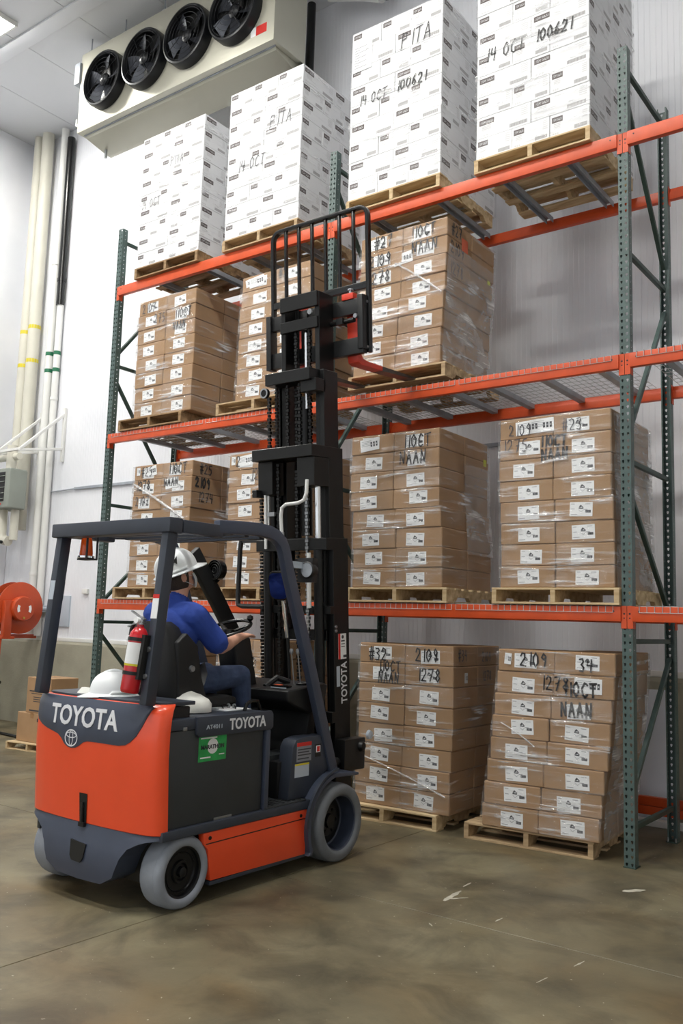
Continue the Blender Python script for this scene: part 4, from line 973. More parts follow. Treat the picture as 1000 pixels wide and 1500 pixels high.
part('hose_guide', MB().tube([(3.10,-1.0,2.3),(3.08,-1.0,2.28),(3.07,-1.0,2.2),(3.07,-1.0,1.8),(3.08,-1.0,1.75),(3.12,-1.0,1.74),(3.42,-.98,1.74)], .02, 8).box(3.07,3.42,-1.01,-.98,2.26,2.31), 'black_plastic')
# ---- mast (tilted slightly back)
TH = math.radians(4.2)
TM = Matrix.Translation((0,-.9,.3)) @ Matrix.Rotation(TH, 4, 'X') @ Matrix.Translation((0,.9,-.3))
def mpart(n, mb, m, parent=FK, **k): return obj(n, mb.xf(TM), m, parent, **k)
def rails(mb, half, y0, y1, z0, z1, t=.016, fl=.045):
    for s in (-1, 1):
        a = XC+s*half; b = a-s*fl; c = a-s*t
        sec = [(a,y0),(b,y0),(b,y0+t),(c,y0+t),(c,y1-t),(b,y1-t),(b,y1),(a,y1)]
        mb.prism(sec if s > 0 else sec[::-1], 'z', z0, z1)
    return mb
m1 = rails(MB(), .35, -.95, -.76, .08, 2.27, .02, .05)
for z0,z1,ya in ((2.18,2.27,-1.03),(1.70,1.76,-.99),(.9,.98,-.985),(.2,.32,-.985)): m1.box(XC-.35, XC+.35, ya, -.945, z0, z1)
s1 = mpart('mast_stage', m1, 'mast_black', bevel=.003, seg=1, label='outermost black mast stage')
m2 = rails(MB(), .298, -.92, -.74, .9, 2.97)
m2.box(XC-.30, XC+.30, -1.13, -.9, 2.88, 2.97).box(XC+.13, XC+.298, -1.1, -.92, 2.66, 2.88).box(XC-.298, XC-.15, -1.06, -.92, 2.62, 2.88).box(XC-.31, XC-.26, -1.12, -1.0, 2.60, 2.66).box(XC-.28, XC+.28, -.95, -.915, 1.5, 1.58)
mpart('mast_stage', m2, 'mast_black', bevel=.004, seg=1, label='second black mast stage')
m3 = rails(MB(), .245, -.90, -.72, 1.5, 3.58)
m3.box(XC-.245, XC+.205, -1.03, -.88, 3.485, 3.58).box(XC+.09, XC+.245, -1.0, -.88, 3.40, 3.50).box(XC-.22, XC+.22, -.93, -.895, 2.2, 2.28)
mpart('mast_stage', m3, 'mast_black', bevel=.004, seg=1, label='third black mast stage')
m4 = rails(MB(), .195, -.885, -.70, 2.2, 4.21)
m4.box(XC-.19, XC+.19, -.905, -.875, 4.09, 4.21).box(XC-.19, XC+.19, -.905, -.875, 3.92, 4.01).box(XC-.19, XC+.19, -.9, -.87, 2.9, 2.98)
mpart('mast_stage', m4, 'mast_black', bevel=.004, seg=1, label='innermost black mast stage')
mpart('pulley', MB().lathe([(0,.0),(.03,0),(.04,-.004),(.04,-.026),(.03,-.03),(0,-.03)], (XC-.215,-1.045,3.42), 'y', 16), 'mast_black'); mpart('pulley_ring', MB().lathe([(.028,-.033),(.04,-.033),(.04,-.03),(.028,-.03)], (XC-.215,-1.047,3.42), 'y', 16), 'steel')
mpart('roller_pin', MB().lathe([(0,-.012),(.022,-.012),(.025,0)], (XC+.12,-.9,4.05), 'y', 12), 'steel')
for s in (-1, 1):
    mpart('lift_cylinder', MB().tube([(XC+s*.25,-1.0,.25),(XC+s*.25,-1.0,2.18)], .038, 14), 'mast_black')
    mpart('cylinder_rod', MB().tube([(XC+s*.25,-1.0,2.1),(XC+s*.25,-1.0,2.89)], .024, 14), 'chrome')
mpart('hydraulic_tube', MB().tube([(XC+.225,-1.085,1.75),(XC+.225,-1.085,2.16)], .016, 8), 'pipe_white')
mpart('hydraulic_tube', MB().tube([(XC-.23,-1.05,2.2),(XC-.23,-1.05,2.62)], .011, 8), 'pipe_white')
mpart('free_lift_cylinder', MB().tube([(XC,-.82,2.3),(XC,-.82,3.4)], .045, 14), 'mast_black'); mpart('free_lift_rod', MB().tube([(XC+.03,-.84,3.3),(XC+.03,-.84,3.94)], .018, 12), 'chrome')
mpart('hydraulic_hose', MB().tube([(XC+.27,-1.15,2.70),(XC+.27,-1.16,2.60),(XC+.25,-1.165,2.55),(XC+.20,-1.17,2.53),(XC+.08,-1.17,2.525),(XC+.04,-1.17,2.50),(XC+.03,-1.17,2.44),(XC+.03,-1.16,2.27)], .014, 8), 'pipe_white', label='white bent hydraulic pipe')
mpart('hose_fitting', MB().tube([(XC+.03,-1.16,2.32),(XC+.03,-1.16,2.14)], .018, 8), 'steel')
mpart('cable', MB().tube([(XC+.03,-1.15,2.2),(XC+.01,-1.1,1.9),(XC+.0,-1.05,1.2)], .012, 6), 'black_plastic'); mpart('pipe_clamp', MB().cbox((XC-.09,-1.14,2.46),(.07,.02,.03)), 'steel')
def chain(s, y, z0, z1, wd=.03):
    mb = MB(); n = int((z1-z0)/.026)
    for k in range(n): mb.cbox((XC+s, y, z0+(k+.5)*(z1-z0)/n), (wd if k % 2 else wd*.6, .022, (z1-z0)/n*.8))
    mpart('chain', mb, 'steel' if s == .17 else 'mast_black', smooth=0)
for a in ((-.315,-1.0,.5,2.6),(-.12,-1.02,.5,2.86),(.17,-1.03,1.0,2.66),(.05,-1.0,.5,2.8),(-.235,-.99,2.97,3.40),(-.06,-.97,2.97,3.48),(.06,-.97,2.97,3.48),(-.19,-.95,2.97,3.48),(-.05,-.87,3.0,3.92),(.085,-.87,3.0,3.92)): chain(*a)
# mast right hand side decals
dc = mpart('mast_decal', MB().box(XC+.35, XC+.3512, -.90, -.80, 1.36, 1.55), 'paper'); mpart('decal_band', MB().box(XC+.3512, XC+.352, -.90, -.875, 1.36, 1.55), 'red_sticker', dc); mpart('decal_text', MB().box(XC+.3512,XC+.352,-.865,-.82,1.49,1.5).box(XC+.3512,XC+.352,-.865,-.82,1.47,1.476).box(XC+.3512,XC+.352,-.865,-.82,1.45,1.456).box(XC+.3512,XC+.352,-.84,-.80,1.37,1.39).lathe([(0,XC+.352),(.014,XC+.352),(.014,XC+.3512)], (0,-.845,1.525), 'x', 12), 'print_dark', dc)
mpart('mast_decal', MB().box(XC+.35, XC+.3512, -.925, -.885, 1.16, 1.31), 'silver_label')
mpart('lettering', letters('TOYOTA', .1, (XC+.3516,-.835,1.185), (0,0,1), (0,-1,0), width=.31, bold=.002), 'letter_white', s1, smooth=0)
mpart('rail_bolt', MB().lathe([(0,XC+.36),(.011,XC+.36),(.012,XC+.35)], (0,-.93,1.575), 'x', 8).lathe([(0,XC+.36),(.011,XC+.36),(.012,XC+.35)], (0,-.93,1.605), 'x', 8), 'steel')
# carriage, backrest, forks
cg = mpart('carriage', MB().box(XC-.48, XC+.48, -.70, -.645, 4.03, 4.15).box(XC-.48, XC+.48, -.70, -.645, 3.71, 3.84).box(XC-.12, XC-.06, -.72, -.645, 3.75, 4.12).box(XC+.06, XC+.12, -.72, -.645, 3.75, 4.12).box(XC-.5, XC-.45, -.72, -.64, 3.70, 4.16).box(XC+.44, XC+.49, -.72, -.64, 3.74, 4.17), 'black_paint', bevel=.005)
mpart('side_shift_cylinder', MB().tube([(XC+.1,-.73,3.97),(XC+.42,-.73,3.97)], .02, 10).cbox((XC+.3,-.74,3.97),(.06,.05,.05)), 'mast_black', cg)
mpart('carriage_bolt', MB().lathe([(0,-.735),(.018,-.735),(.02,-.72)], (XC+.43,0,4.0), 'y', 10), 'steel', cg)
bk = MB(); hw = .49; pts = [(-hw,3.72),(-hw,4.82)]
def arc(cx, cz, r, a0, a1, n=6): return [(cx+r*math.cos(math.radians(a0+(a1-a0)*k/n)), cz+r*math.sin(math.radians(a0+(a1-a0)*k/n))) for k in range(n+1)]
pts = [(-hw,3.72)]+arc(-hw+.08,4.82,.08,180,90)+arc(hw-.08,4.82,.08,90,0)+[(hw,3.72)]
bk.sweep([(XC+a,-.625,b) for a,b in pts], .045, .03, side=(0,1,0)); br = mpart('load_backrest', bk, 'black_gloss', bevel=.006)
for k in range(6): xx = XC-hw+2*hw*(k+1)/7; mpart('backrest_bar', MB().box(xx-.011, xx+.011, -.64, -.61, 4.27, 4.89), 'black_gloss', br, bevel=.004)
mpart('backrest_rail', MB().box(XC-hw, XC+hw, -.645, -.605, 4.235, 4.29), 'black_gloss', br, bevel=.004)
bb = MB()
for zz in (3.76, 4.12): bb.lathe([(0,-.662),(.012,-.662),(.014,-.648)], (XC+hw-.005,0,zz), 'y', 8)
mpart('backrest_bolt', bb, 'steel', br)
for s in (-.19, .34):
    f = MB(); x0, x1 = XC+s-.05, XC+s+.05; L_ = 1.07
    prof = [(-.585,3.655),(-.585,3.66),(-.60,3.66)]
    f.prism([(-.645,4.17),(-.60,4.17),(-.595,3.73),(-.57,3.698),(-.52,3.688),(-.60+L_,3.672),(-.60+L_,3.662),(-.40,3.645),(-.60,3.645),(-.635,3.66),(-.645,3.70)], 'x', x0, x1)
    fo = mpart('fork', f, 'fork_red', bevel=.004)
    mpart('fork_hook', MB().box(x0-.005, x1+.005, -.71, -.598, 4.15, 4.20), 'fork_red', fo, bevel=.006)
    mpart('fork_pin', MB().tube([(XC+s,-.66,4.2),(XC+s,-.66,4.25)], .013, 8).tube([(XC+s,-.66,4.235),(XC+s,-.66,4.245)], .024, 8), 'steel', fo)
    mpart('fork_wear', MB().prism([(-.30,3.6825),(-.6+L_+.001,3.6728),(-.6+L_+.001,3.6612),(-.30,3.6455)], 'x', x0-.0012, x1+.0012), 'fork_steel', fo)
# small front details at the mast foot
part('tilt_cylinder', MB().tube([(4.13,-1.35,.55),(4.13,-.98,.62)], .035, 12), 'black_paint'); part('mast_mount', MB().box(4.10, 4.2, -1.0, -.74, .55, .78).lathe([(0,4.23),(.03,4.23),(.04,4.2)], (0,-.8,.72), 'x', 14), 'black_paint', bevel=.01)
part('front_lamp', MB().lathe([(0,4.245),(.03,4.24),(.036,4.22)], (0,-.73,.80), 'x', 14), 'silver_label')
part('lifting_loop', MB().tube([(4.22,-2.12,1.06),(4.22,-2.10,1.10),(4.22,-2.06,1.118),(4.22,-2.0,1.115),(4.22,-1.97,1.06)], .012, 8), 'black_gloss')
# ================================================================== THINGS ON THE FORKLIFT
fe = empty('fire_extinguisher', (4.145, -2.985, 1.2), 'red fire extinguisher strapped beside the rear forklift pillar', 'fire extinguisher')
lean = Matrix.Translation((4.15,-3.0,1.205)) @ Matrix.Rotation(math.radians(-5.5), 4, 'X') @ Matrix.Rotation(math.radians(3), 4, 'Y')
def fpart(n, mb, m, p=fe, **k): return obj(n, mb.xf(lean), m, p, **k)
cyl = fpart('cylinder', MB().lathe([(0,0),(.045,0),(.053,.008),(.055,.02),(.055,.31),(.05,.335),(.035,.36),(.02,.372),(.02,.385),(0,.385)], (0,0,0), 'z', 24), 'ext_red', smooth=40)
fpart('label_sleeve', MB().lathe([(.0556,.16),(.0558,.16),(.0558,.28),(.0556,.28)], (0,0,0), 'z', 24), 'paper', cyl); fpart('label_band', MB().lathe([(.0556,.15),(.056,.15),(.056,.162),(.0556,.162)], (0,0,0), 'z', 24), 'yellow_band', cyl)
vb = fpart('valve', MB().lathe([(.018,.38),(.022,.385),(.022,.41),(.014,.43),(0,.43)], (0,0,0), 'z', 12).tube([(0,0,.40),(-.055,.0,.39)], .01, 8), 'steel')
fpart('handle', MB().sweep([(.03,0,.415),(-.01,0,.425),(-.09,0,.455)], .022, .007, side=(0,1,0)).sweep([(.03,0,.40),(-.02,0,.395),(-.10,0,.365)], .022, .007, side=(0,1,0)), 'steel', vb)
fpart('gauge', MB().lathe([(0,-.04),(.018,-.04),(.018,-.02)], (0,0,.405), 'y', 12), 'paper', vb)
fpart('hose', MB().tube([(-.055,0,.39),(-.075,0,.35),(-.07,0,.2),(-.062,0,.12)], .01, 8), 'black_plastic'); fpart('hose_tip', MB().lathe([(0,.018),(.016,.01),(.016,-.01),(0,-.016)], (-.07,-.01,.30), 'z', 10), 'hat_white')
fpart('bracket', MB().lathe([(.056,.1),(.058,.1),(.058,.12),(.056,.12)], (0,0,0), 'z', 20).lathe([(.056,.29),(.058,.29),(.058,.31),(.056,.31)], (0,0,0), 'z', 20).box(.05,.075,-.02,.04,.08,.33), 'black_paint')
def hat(M4, root_name, label, root=None, crest=True):
    """hard hat, local z up, y forward"""
    mb = MB(); n = 32; rings = 9; vs = []
    for r in range(rings+1):
        ph = math.pi/2*r/rings
        for k in range(n):
            a = 2*math.pi*k/n; vs.append((.117*math.cos(ph)**.85*math.cos(a), .14*math.cos(ph)**.85*math.sin(a), .135*math.sin(ph)**.9))
    mb.add(vs, [(r*n+k, r*n+(k+1)%n, (r+1)*n+(k+1)%n, (r+1)*n+k) for r in range(rings) for k in range(n)])
    rim = []
    for k in range(n):
        a = 2*math.pi*k/n; c, s = math.cos(a), math.sin(a); f = max(0, s)**2.2
        ext = .016+.055*f; drop = -.012-.012*f
        rim += [(.117*c, .14*s, 0), ((.117+ext)*c*(1-.1*f), (.14+ext)*s, drop), ((.117+ext)*c*(1-.1*f)*.995, (.14+ext)*s*.995, drop-.005), (.113*c, .136*s, -.006)]
    mb.add(rim, [(4*k+q, 4*((k+1)%n)+q, 4*((k+1)%n)+(q+1)%4, 4*k+(q+1)%4) for k in range(n) for q in range(4)])
    sh = obj(root_name, mb.xf(M4), 'hat_white', root, smooth=50, weld=True)
    rg = MB()
    for off in (-.03, 0, .03):
        pts = [(off, .12*math.cos(t), .137*math.sin(t)**.9+.0) for t in [math.radians(28+124*k/14) for k in range(15)]]
        rg.tube([(p[0], p[1], p[2]*(.985 if off else 1.01)) for p in pts], .007 if off == 0 else .004, 6)
    obj('ridge', rg.xf(M4), 'hat_white', sh, smooth=60)
    return sh
h2 = hat(Matrix.Translation((3.73,-2.77,1.166)) @ Matrix.Rotation(2.4, 4, 'Z'), 'hard_hat', '')
tag(h2, 'white hard hat resting on the rear deck of the forklift', 'hard hat')
cl = MB(); rr = random.Random(3); pts = [(.10*math.cos(a)*rr.uniform(.7,1.1), .05*math.sin(a)*rr.uniform(.7,1.1)) for a in [2*math.pi*k/12 for k in range(12)]]
vs = [(3.53+a, -2.80+b, 1.1525) for a,b in pts]+[(3.53+a*.6, -2.80+b*.6, 1.175+rr.uniform(0,.012)) for a,b in pts]+[(3.52,-2.8,1.185)]
cl.add(vs, [(k,(k+1)%12,12+(k+1)%12,12+k) for k in range(12)]+[(12+k,12+(k+1)%12,24) for k in range(12)])
tag(obj('rag', cl, 'cloth_white', smooth=60), 'crumpled pale rag on the rear deck of the forklift', 'rag')
# soft white cap on the hood
cp_ = MB(); n = 28; vs = []; rr = random.Random(9)
prof = [(.115,0),(.118,.02),(.112,.05),(.095,.08),(.06,.1),(.02,.108)]
for r,h in prof:
    for k in range(n):
        a = 2*math.pi*k/n; j = 1+.03*math.sin(5*a+h*60)+rr.uniform(-.012,.012); vs.append((4.075+r*j*1.0*math.cos(a), -2.435+r*j*1.05*math.sin(a), 1.0635+h*(1-.12*math.cos(a))))
fs = [(r*n+k, r*n+(k+1)%n, (r+1)*n+(k+1)%n, (r+1)*n+k) for r in range(len(prof)-1) for k in range(n)]+[tuple(range((len(prof)-1)*n, len(prof)*n))]
cpo = tag(obj('cap', cp_.add(vs, fs), 'cloth_white', smooth=70), 'soft white cap lying on the forklift hood', 'cap')
obj('brim', MB().lathe([(.112,1.062),(.15,1.066),(.15,1.07),(.112,1.07)], (4.075,-2.435,0), 'z', 20, a0=math.radians(-150), a1=math.radians(-50)), 'cloth_white', cpo)
obj('strap', MB().lathe([(.1195,1.07),(.122,1.07),(.122,1.085),(.1195,1.085)], (4.075,-2.435,0), 'z', 28, a0=math.radians(150), a1=math.radians(260)), 'silver_label', cpo)
o = tag(obj('clipboard', MB().box(3.95,4.2,-2.27,-2.03,1.0595,1.064).box(4.02,4.12,-2.27,-2.25,1.064,1.075), 'galv', bevel=.001), 'clipboard lying on the hood beside the cap', 'clipboard')
obj('paper', MB().box(3.96,4.195,-2.245,-2.035,1.0642,1.0665), 'paper', o)
o = tag(obj('safety_glasses', MB().tube([(4.06,-2.16,1.078),(4.08,-2.12,1.082),(4.11,-2.10,1.082),(4.14,-2.12,1.08)], .006, 6).tube([(4.06,-2.16,1.078),(4.13,-2.22,1.074)], .004, 6).tube([(4.14,-2.12,1.08),(4.19,-2.17,1.074)], .004, 6), 'black_gloss'), 'black framed glasses lying on the clipboard', 'glasses')
obj('lens', MB().lathe([(0,.001),(.017,.001),(.017,-.001)], (4.085,-2.125,1.08), 'y', 12).lathe([(0,.001),(.017,.001),(.017,-.001)], (4.12,-2.11,1.08), 'y', 12), 'glass_clear', o)
# ================================================================== DRIVER
PR = []   # primitives: ('c', a, b, ra, rb, mat) capsule, ('e', centre, radii, rot, mat) ellipsoid
def cap(a, b, ra, rb, m): PR.append(('c', Vector(a), Vector(b), ra, rb, m))
def ell(c, r, m, rot=None): PR.append(('e', Vector(c), Vector(r), rot or Matrix.Identity(3), m))
BX = 3.735
ell((BX,-2.32,1.235), (.185,.15,.115), 'jeans'); ell((BX,-2.30,1.37), (.19,.155,.15), 'shirt'); ell((BX,-2.31,1.55), (.21,.14,.17), 'shirt')
cap((BX-.17,-2.315,1.652), (BX+.165,-2.305,1.652), .086, .086, 'shirt'); cap((BX,-2.31,1.70), (BX,-2.29,1.745), .085, .068, 'shirt')
cap((BX,-2.295,1.70), (BX+.005,-2.262,1.845), .056, .056, 'skin')
HP = Vector((BX+.002,-2.285,1.828)); HR = Matrix.Rotation(math.radians(-14), 3, 'Z') @ Matrix.Rotation(math.radians(17), 3, 'X')
def hd(p): return HP+HR@Vector(p)
ell(hd((0,.022,.085)), (.076,.097,.105), 'skin', HR); ell(hd((0,.062,.022)), (.056,.056,.052), 'skin', HR)
cap(hd((0,.115,.085)), hd((0,.128,.058)), .009, .014, 'skin'); cap(hd((-.025,.10,.105)), hd((.025,.10,.105)), .016, .016, 'skin')
for s in (-1, 1): ell(hd((s*.077,.012,.062)), (.010,.02,.031), 'skin', HR)
def arm(sh, el, wr, m2='skin'):
    sh, el, wr = map(Vector, (sh, el, wr))
    cap(sh, sh.lerp(el,.45), .083, .077, 'shirt'); cap(sh.lerp(el,.4), sh.lerp(el,.82), .076, .079, 'shirt')
    cap(sh.lerp(el,.7), el, .046, .043, m2); cap(el, el.lerp(wr,.35), .043, .044, m2); cap(el.lerp(wr,.35), wr, .042, .028, m2)
arm((3.925,-2.30,1.645), (3.985,-2.115,1.445), (3.945,-1.895,1.515)); arm((3.545,-2.30,1.645), (3.475,-2.10,1.45), (3.565,-1.90,1.545))
def hand(wr, fwd, side, nrm, curl, thumb):
    wr = Vector(wr); f = Vector(fwd).normalized(); sd = Vector(side).normalized(); nm = Vector(nrm).normalized()
    R3 = Matrix((sd, f, nm)).transposed(); ell(wr+f*.05, (.040,.055,.019), 'skin', R3); cap(wr-f*.01, wr+f*.03, .027, .026, 'skin')
    for k,(o,l) in enumerate(((-.030,.066),(-.010,.076),(.011,.071),(.031,.055))):
        b = wr+f*(.088-.004*abs(k-1.3))+sd*o; q = b+f*l*.45-nm*curl*l*.25; r = q+f*l*.33-nm*curl*l*.4; e = r+f*l*.22-nm*curl*l*.5
        cap(b-f*.012, q, .0098, .0092, 'skin'); cap(q, r, .0092, .0086, 'skin'); cap(r, e, .0086, .0076, 'skin')
    tb = wr+f*.03+sd*thumb*.03; t1 = tb+f*.03+sd*thumb*.028-nm*.012; t2 = t1+f*.028+sd*thumb*.006-nm*.012
    cap(tb, t1, .014, .0115, 'skin'); cap(t1, t2, .0112, .009, 'skin')
hand((3.945,-1.895,1.515), (-.16,.95,.16), (.97,.17,.0), (0,-.15,1), .35, -1)
hand((3.565,-1.90,1.55), (.15,.95,.1), (.97,-.15,0), (0,-.1,1), 1.0, 1)
for s, kx in ((1,.0), (-1,-.0)):
    hip = Vector((BX+s*.098,-2.26,1.215)); kn = Vector((BX+s*.165,-1.825,1.255)); an = Vector((BX+s*.16,-1.76,.84))
    cap(hip, hip.lerp(kn,.5), .098, .088, 'jeans'); cap(hip.lerp(kn,.5), kn, .088, .07, 'jeans'); cap(kn, kn.lerp(an,.4), .068, .064, 'jeans'); cap(kn.lerp(an,.4), an, .064, .052, 'jeans')
    cap(an+Vector((0,-.02,-.045)), an+Vector((0,.15,-.065)), .045, .04, 'shoe')
bm = bmesh.new()
for p in PR:
    if p[0] == 'c':
        _, a, b, ra, rb, _m = p; d = (b-a); L_ = max(d.length, 1e-4); q = d.to_track_quat('Z','Y').to_matrix().to_4x4()
        bmesh.ops.create_cone(bm, cap_ends=True, segments=16, radius1=ra, radius2=rb, depth=L_, matrix=Matrix.Translation((a+b)/2) @ q)
        for c, r in ((a,ra),(b,rb)): bmesh.ops.create_icosphere(bm, subdivisions=2, radius=r*1.01, matrix=Matrix.Translation(c))
    else:
        _, c, r, rot, _m = p; bmesh.ops.create_icosphere(bm, subdivisions=3, radius=1, matrix=Matrix.Translation(c) @ rot.to_4x4() @ Matrix.Diagonal((*r,1)))
me = bpy.data.meshes.new('body'); bm.to_mesh(me); bm.free()
tmp = bpy.data.objects.new('tmp_body', me); COL.objects.link(tmp)
rm_ = tmp.modifiers.new('r','REMESH'); rm_.mode = 'VOXEL'; rm_.voxel_size = .0062
sm_ = tmp.modifiers.new('s','SMOOTH'); sm_.factor = .5; sm_.iterations = 5
dg = bpy.context.evaluated_depsgraph_get(); dg.update(); bme = bpy.data.meshes.new_from_object(tmp.evaluated_get(dg)); bpy.data.objects.remove(tmp)
names = ['shirt','jeans','skin','shoe']; bme.materials.clear()
for nme in names: bme.materials.append(MATS[nme])
def sdf(p, P):
    if p[0] == 'c':
        _, a, b, ra, rb, _m = p; d = b-a; t = max(0, min(1, (P-a).dot(d)/max(d.length_squared,1e-9))); return (P-a-d*t).length-(ra+(rb-ra)*t)
    _, c, r, rot, _m = p; q = rot.transposed() @ (P-c); k = Vector((q.x/r.x, q.y/r.y, q.z/r.z)).length; return (k-1)*min(r)
for f in bme.polygons:
    P = f.center; best = min(PR, key=lambda p: sdf(p, P)); f.material_index = names.index(best[-1]); f.use_smooth = True
person = empty('person', (BX,-2.3,.72), 'seated driver in white hard hat, blue polo shirt, jeans and face mask, arm reaching forward', 'person')
for v in bme.vertices: v.co -= Vector((BX,-2.3,.72))
body = link('body', bme, (BX,-2.3,.72), person)
HM = Matrix.Translation(hd((0,.012,.118))) @ HR.to_4x4() @ Matrix.Rotation(math.radians(6), 4, 'X') @ Matrix.Scale(1.06, 4)
hh = hat(HM, 'hard_hat', '', person); hh['label'] = 'white hard hat with black marks'
mk = MB()
for pts in ([(.118,-.045,.052),(.098,-.02,.10),(.108,-.052,.088),(.094,-.06,.105),(.112,-.075,.066),(.11,-.055,.066)], [(.108,-.10,.03),(.085,-.08,.098),(.095,-.10,.07),(.09,-.115,.06)], [(.055,-.10,.095),(.03,-.085,.122),(.035,-.11,.1)]):
    vv = []
    for q in pts:
        v = Vector(q); k = (v.x/.117)**2+(v.y/.14)**2+(max(v.z,0)/.135)**2; v /= math.sqrt(k); vv.append(v*1.07)
    mk.add(vv, [tuple(range(len(vv)))])
obj('hat_mark', mk.xf(HM), 'black_paint', hh, smooth=0)
hr = MB(); n = 20; vs = []
for r in range(7):
    ph = math.radians(-62+r*14)
    for k in range(n+1):
        a = math.radians(160+220*k/n); e = (.0795*math.cos(ph)**.5*math.cos(a), .101*math.cos(ph)**.5*math.sin(a), .108*math.sin(ph)); vs.append(hd((e[0], .018+e[1], .088+e[2])))
hr.add(vs, [(r*(n+1)+k, r*(n+1)+k+1, (r+1)*(n+1)+k+1, (r+1)*(n+1)+k) for r in range(6) for k in range(n)])
obj('hair', hr, 'hair', person, smooth=60)
fm = MB(); n = 14; vs = []
for r in range(7):
    z = .075-r*.016
    for k in range(n+1):
        a = math.radians(25+130*k/n); rad = .062+.012*math.sin(math.pi*r/6); vs.append(hd((rad*math.cos(a)*1.05, .058+rad*math.sin(a)*(1.12-.05*r/6), z)))
fm.add(vs, [(r*(n+1)+k, r*(n+1)+k+1, (r+1)*(n+1)+k+1, (r+1)*(n+1)+k) for r in range(6) for k in range(n)])
for s in (-1,1): fm.tube([hd((s*.06,.085,.06)), hd((s*.078,.03,.085)), hd((s*.08,.0,.075))], .002, 5); fm.tube([hd((s*.056,.08,.0)), hd((s*.075,.03,.03)), hd((s*.08,.0,.045))], .002, 5)
obj('face_mask', fm, 'mask', person, smooth=60)
ey = MB()
for s in (-1,1): ey.lathe([(0,.013),(.01,.009),(.013,0)], hd((s*.03,.098,.09)), 'y', 10)
obj('eye', ey, 'paper', person)
co = MB(); vs = []; n = 20
for k in range(n+1):
    a = math.radians(100+340*k/n); c0 = Vector((BX+.002,-2.288,1.755)); d = Vector((math.cos(a), math.sin(a), 0))
    vs += [c0+d*.066+Vector((0,0,-.0+.012*(-d.y))), c0+d*.072+Vector((0,0,.016+.01*(-d.y))), c0+d*.090+Vector((0,0,-.024))]
co.add(vs, [(3*k+q, 3*k+3+q, 3*k+4+q, 3*k+1+q) for k in range(n) for q in range(2)]); obj('shirt_collar', co, 'shirt', person, smooth=60)
bt = MB().lathe([(.168,1.262),(.176,1.262),(.176,1.296),(.168,1.296)], (0,0,0), 'z', 28); bt.v = [(p[0]*1.0+BX, p[1]*.83-2.315, p[2]) for p in bt.v]; obj('belt', bt, 'black_plastic', person)
# ================================================================== COOLER UNIT, PIPES, HEATER, HOSE REEL
EV = empty('evaporator', (.15, .42, 7.95), 'long steel ceiling cooler unit with four black fans', 'cooler unit')
ex0, ex1, ey0, ey1, ez0, ez1 = -1.6, 1.9, .42, .98, 8.06, 9.2
obj('cabinet', MB().box(ex0, ex1, ey0, ey1, ez0, ez1), 'evap_steel', EV, bevel=.012)
obj('drain_pan', MB().prism([(ey0+.1,ez0+.001),(ey0+.12,ez0-.04),(ey1-.08,ez0-.12),(ey1-.02,ez0-.12),(ey1-.02,ez0+.001)], 'x', ex0+.06, ex1-.06), 'evap_pan', EV, bevel=.008)
obj('pan_seam', MB().box(ex0+.05, ex1-.05, ey0+.085, ey0+.1, ez0-.012, ez0), 'galv', EV)
import math as _m
for k in range(4):
    cx, cz = -.985+.774*k, 8.585; r = .345
    fr = obj('fan_ring', MB().lathe([(r+.03,ey0-.002),(r+.03,ey0-.10),(r+.02,ey0-.13),(r,ey0-.135),(r-.012,ey0-.12),(r-.012,ey0+.0)], (cx,0,cz), 'y', 40), 'fan_black', EV, smooth=50)
    obj('fan_well', MB().lathe([(r-.012,ey0-.004),(0,ey0-.004)], (cx,0,cz), 'y', 32), 'black_paint', fr)
    bl = MB()
    for q in range(5):
        a0 = q*2*math.pi/5+.3*k; vs = []
        for rr_, da, dy in ((.07,.0,-.05),(.16,.1,-.055),(.25,.2,-.06),(.32,.28,-.06)):
            for sgn in (-1, 1):
                a = a0+da+sgn*(.28+.12*rr_); vs.append((cx+rr_*math.cos(a), ey0+dy+sgn*.03, cz+rr_*math.sin(a)))
        bl.add(vs, [(2*i,2*i+1,2*i+3,2*i+2) for i in range(3)])
    obj('fan_blades', bl, 'fan_blade', fr, smooth=60)
    obj('fan_hub', MB().lathe([(0,ey0-.11),(.05,ey0-.105),(.08,ey0-.08),(.085,ey0-.01)], (cx,0,cz), 'y', 20), 'fan_black', fr)
    gd = MB()
    for rg in (.08,.14,.2,.26,.32): gd.tube([(cx+rg*math.cos(a), ey0-.128-.012*(1-rg/.34), cz+rg*math.sin(a)) for a in [2*math.pi*i/28 for i in range(29)]], .0028, 4, caps=False)
    for q in range(4): a = q*math.pi/2+.5; gd.tube([(cx+.05*math.cos(a), ey0-.138, cz+.05*math.sin(a)), (cx+.335*math.cos(a), ey0-.125, cz+.335*math.sin(a))], .004, 4)
    obj('fan_guard', gd, 'fan_black', fr)
hg = MB()
for xx in (-1.45, -.75, .0, .75, 1.6):
    hg2 = MB()
    for yy in (ey0+.04, ey1-.06): hg2.tube([(xx,yy,ez1-.03),(xx,yy,CZ-.001)], .009, 6).box(xx-.03,xx+.03,yy-.025,yy+.025,ez1,ez1+.02)
    obj('hanger', hg2, 'galv', EV)
obj('junction_box', MB().box(ex0-.1, ex0+.01, ey0-.03, ey0+.14, 8.78, 9.08), 'galv', EV, bevel=.006)
ws = obj('warning_sticker', MB().box(1.55, 1.79, ey0-.0015, ey0, 8.20, 8.31), 'red_sticker', EV); obj('sticker_panel', MB().box(1.55, 1.63, ey0-.0025, ey0-.0012, 8.20, 8.31), 'paper', ws)
obj('drain_fitting', MB().tube([(ex1-.1,ey1-.1,ez0-.1),(ex1-.1,ey1-.1,ez0-.26)], .04, 10).tube([(ex1-.04,ey1-.05,ez0-.03),(ex1+.04,ey1+.05,ez0-.1)], .04, 10), 'black_paint', EV)
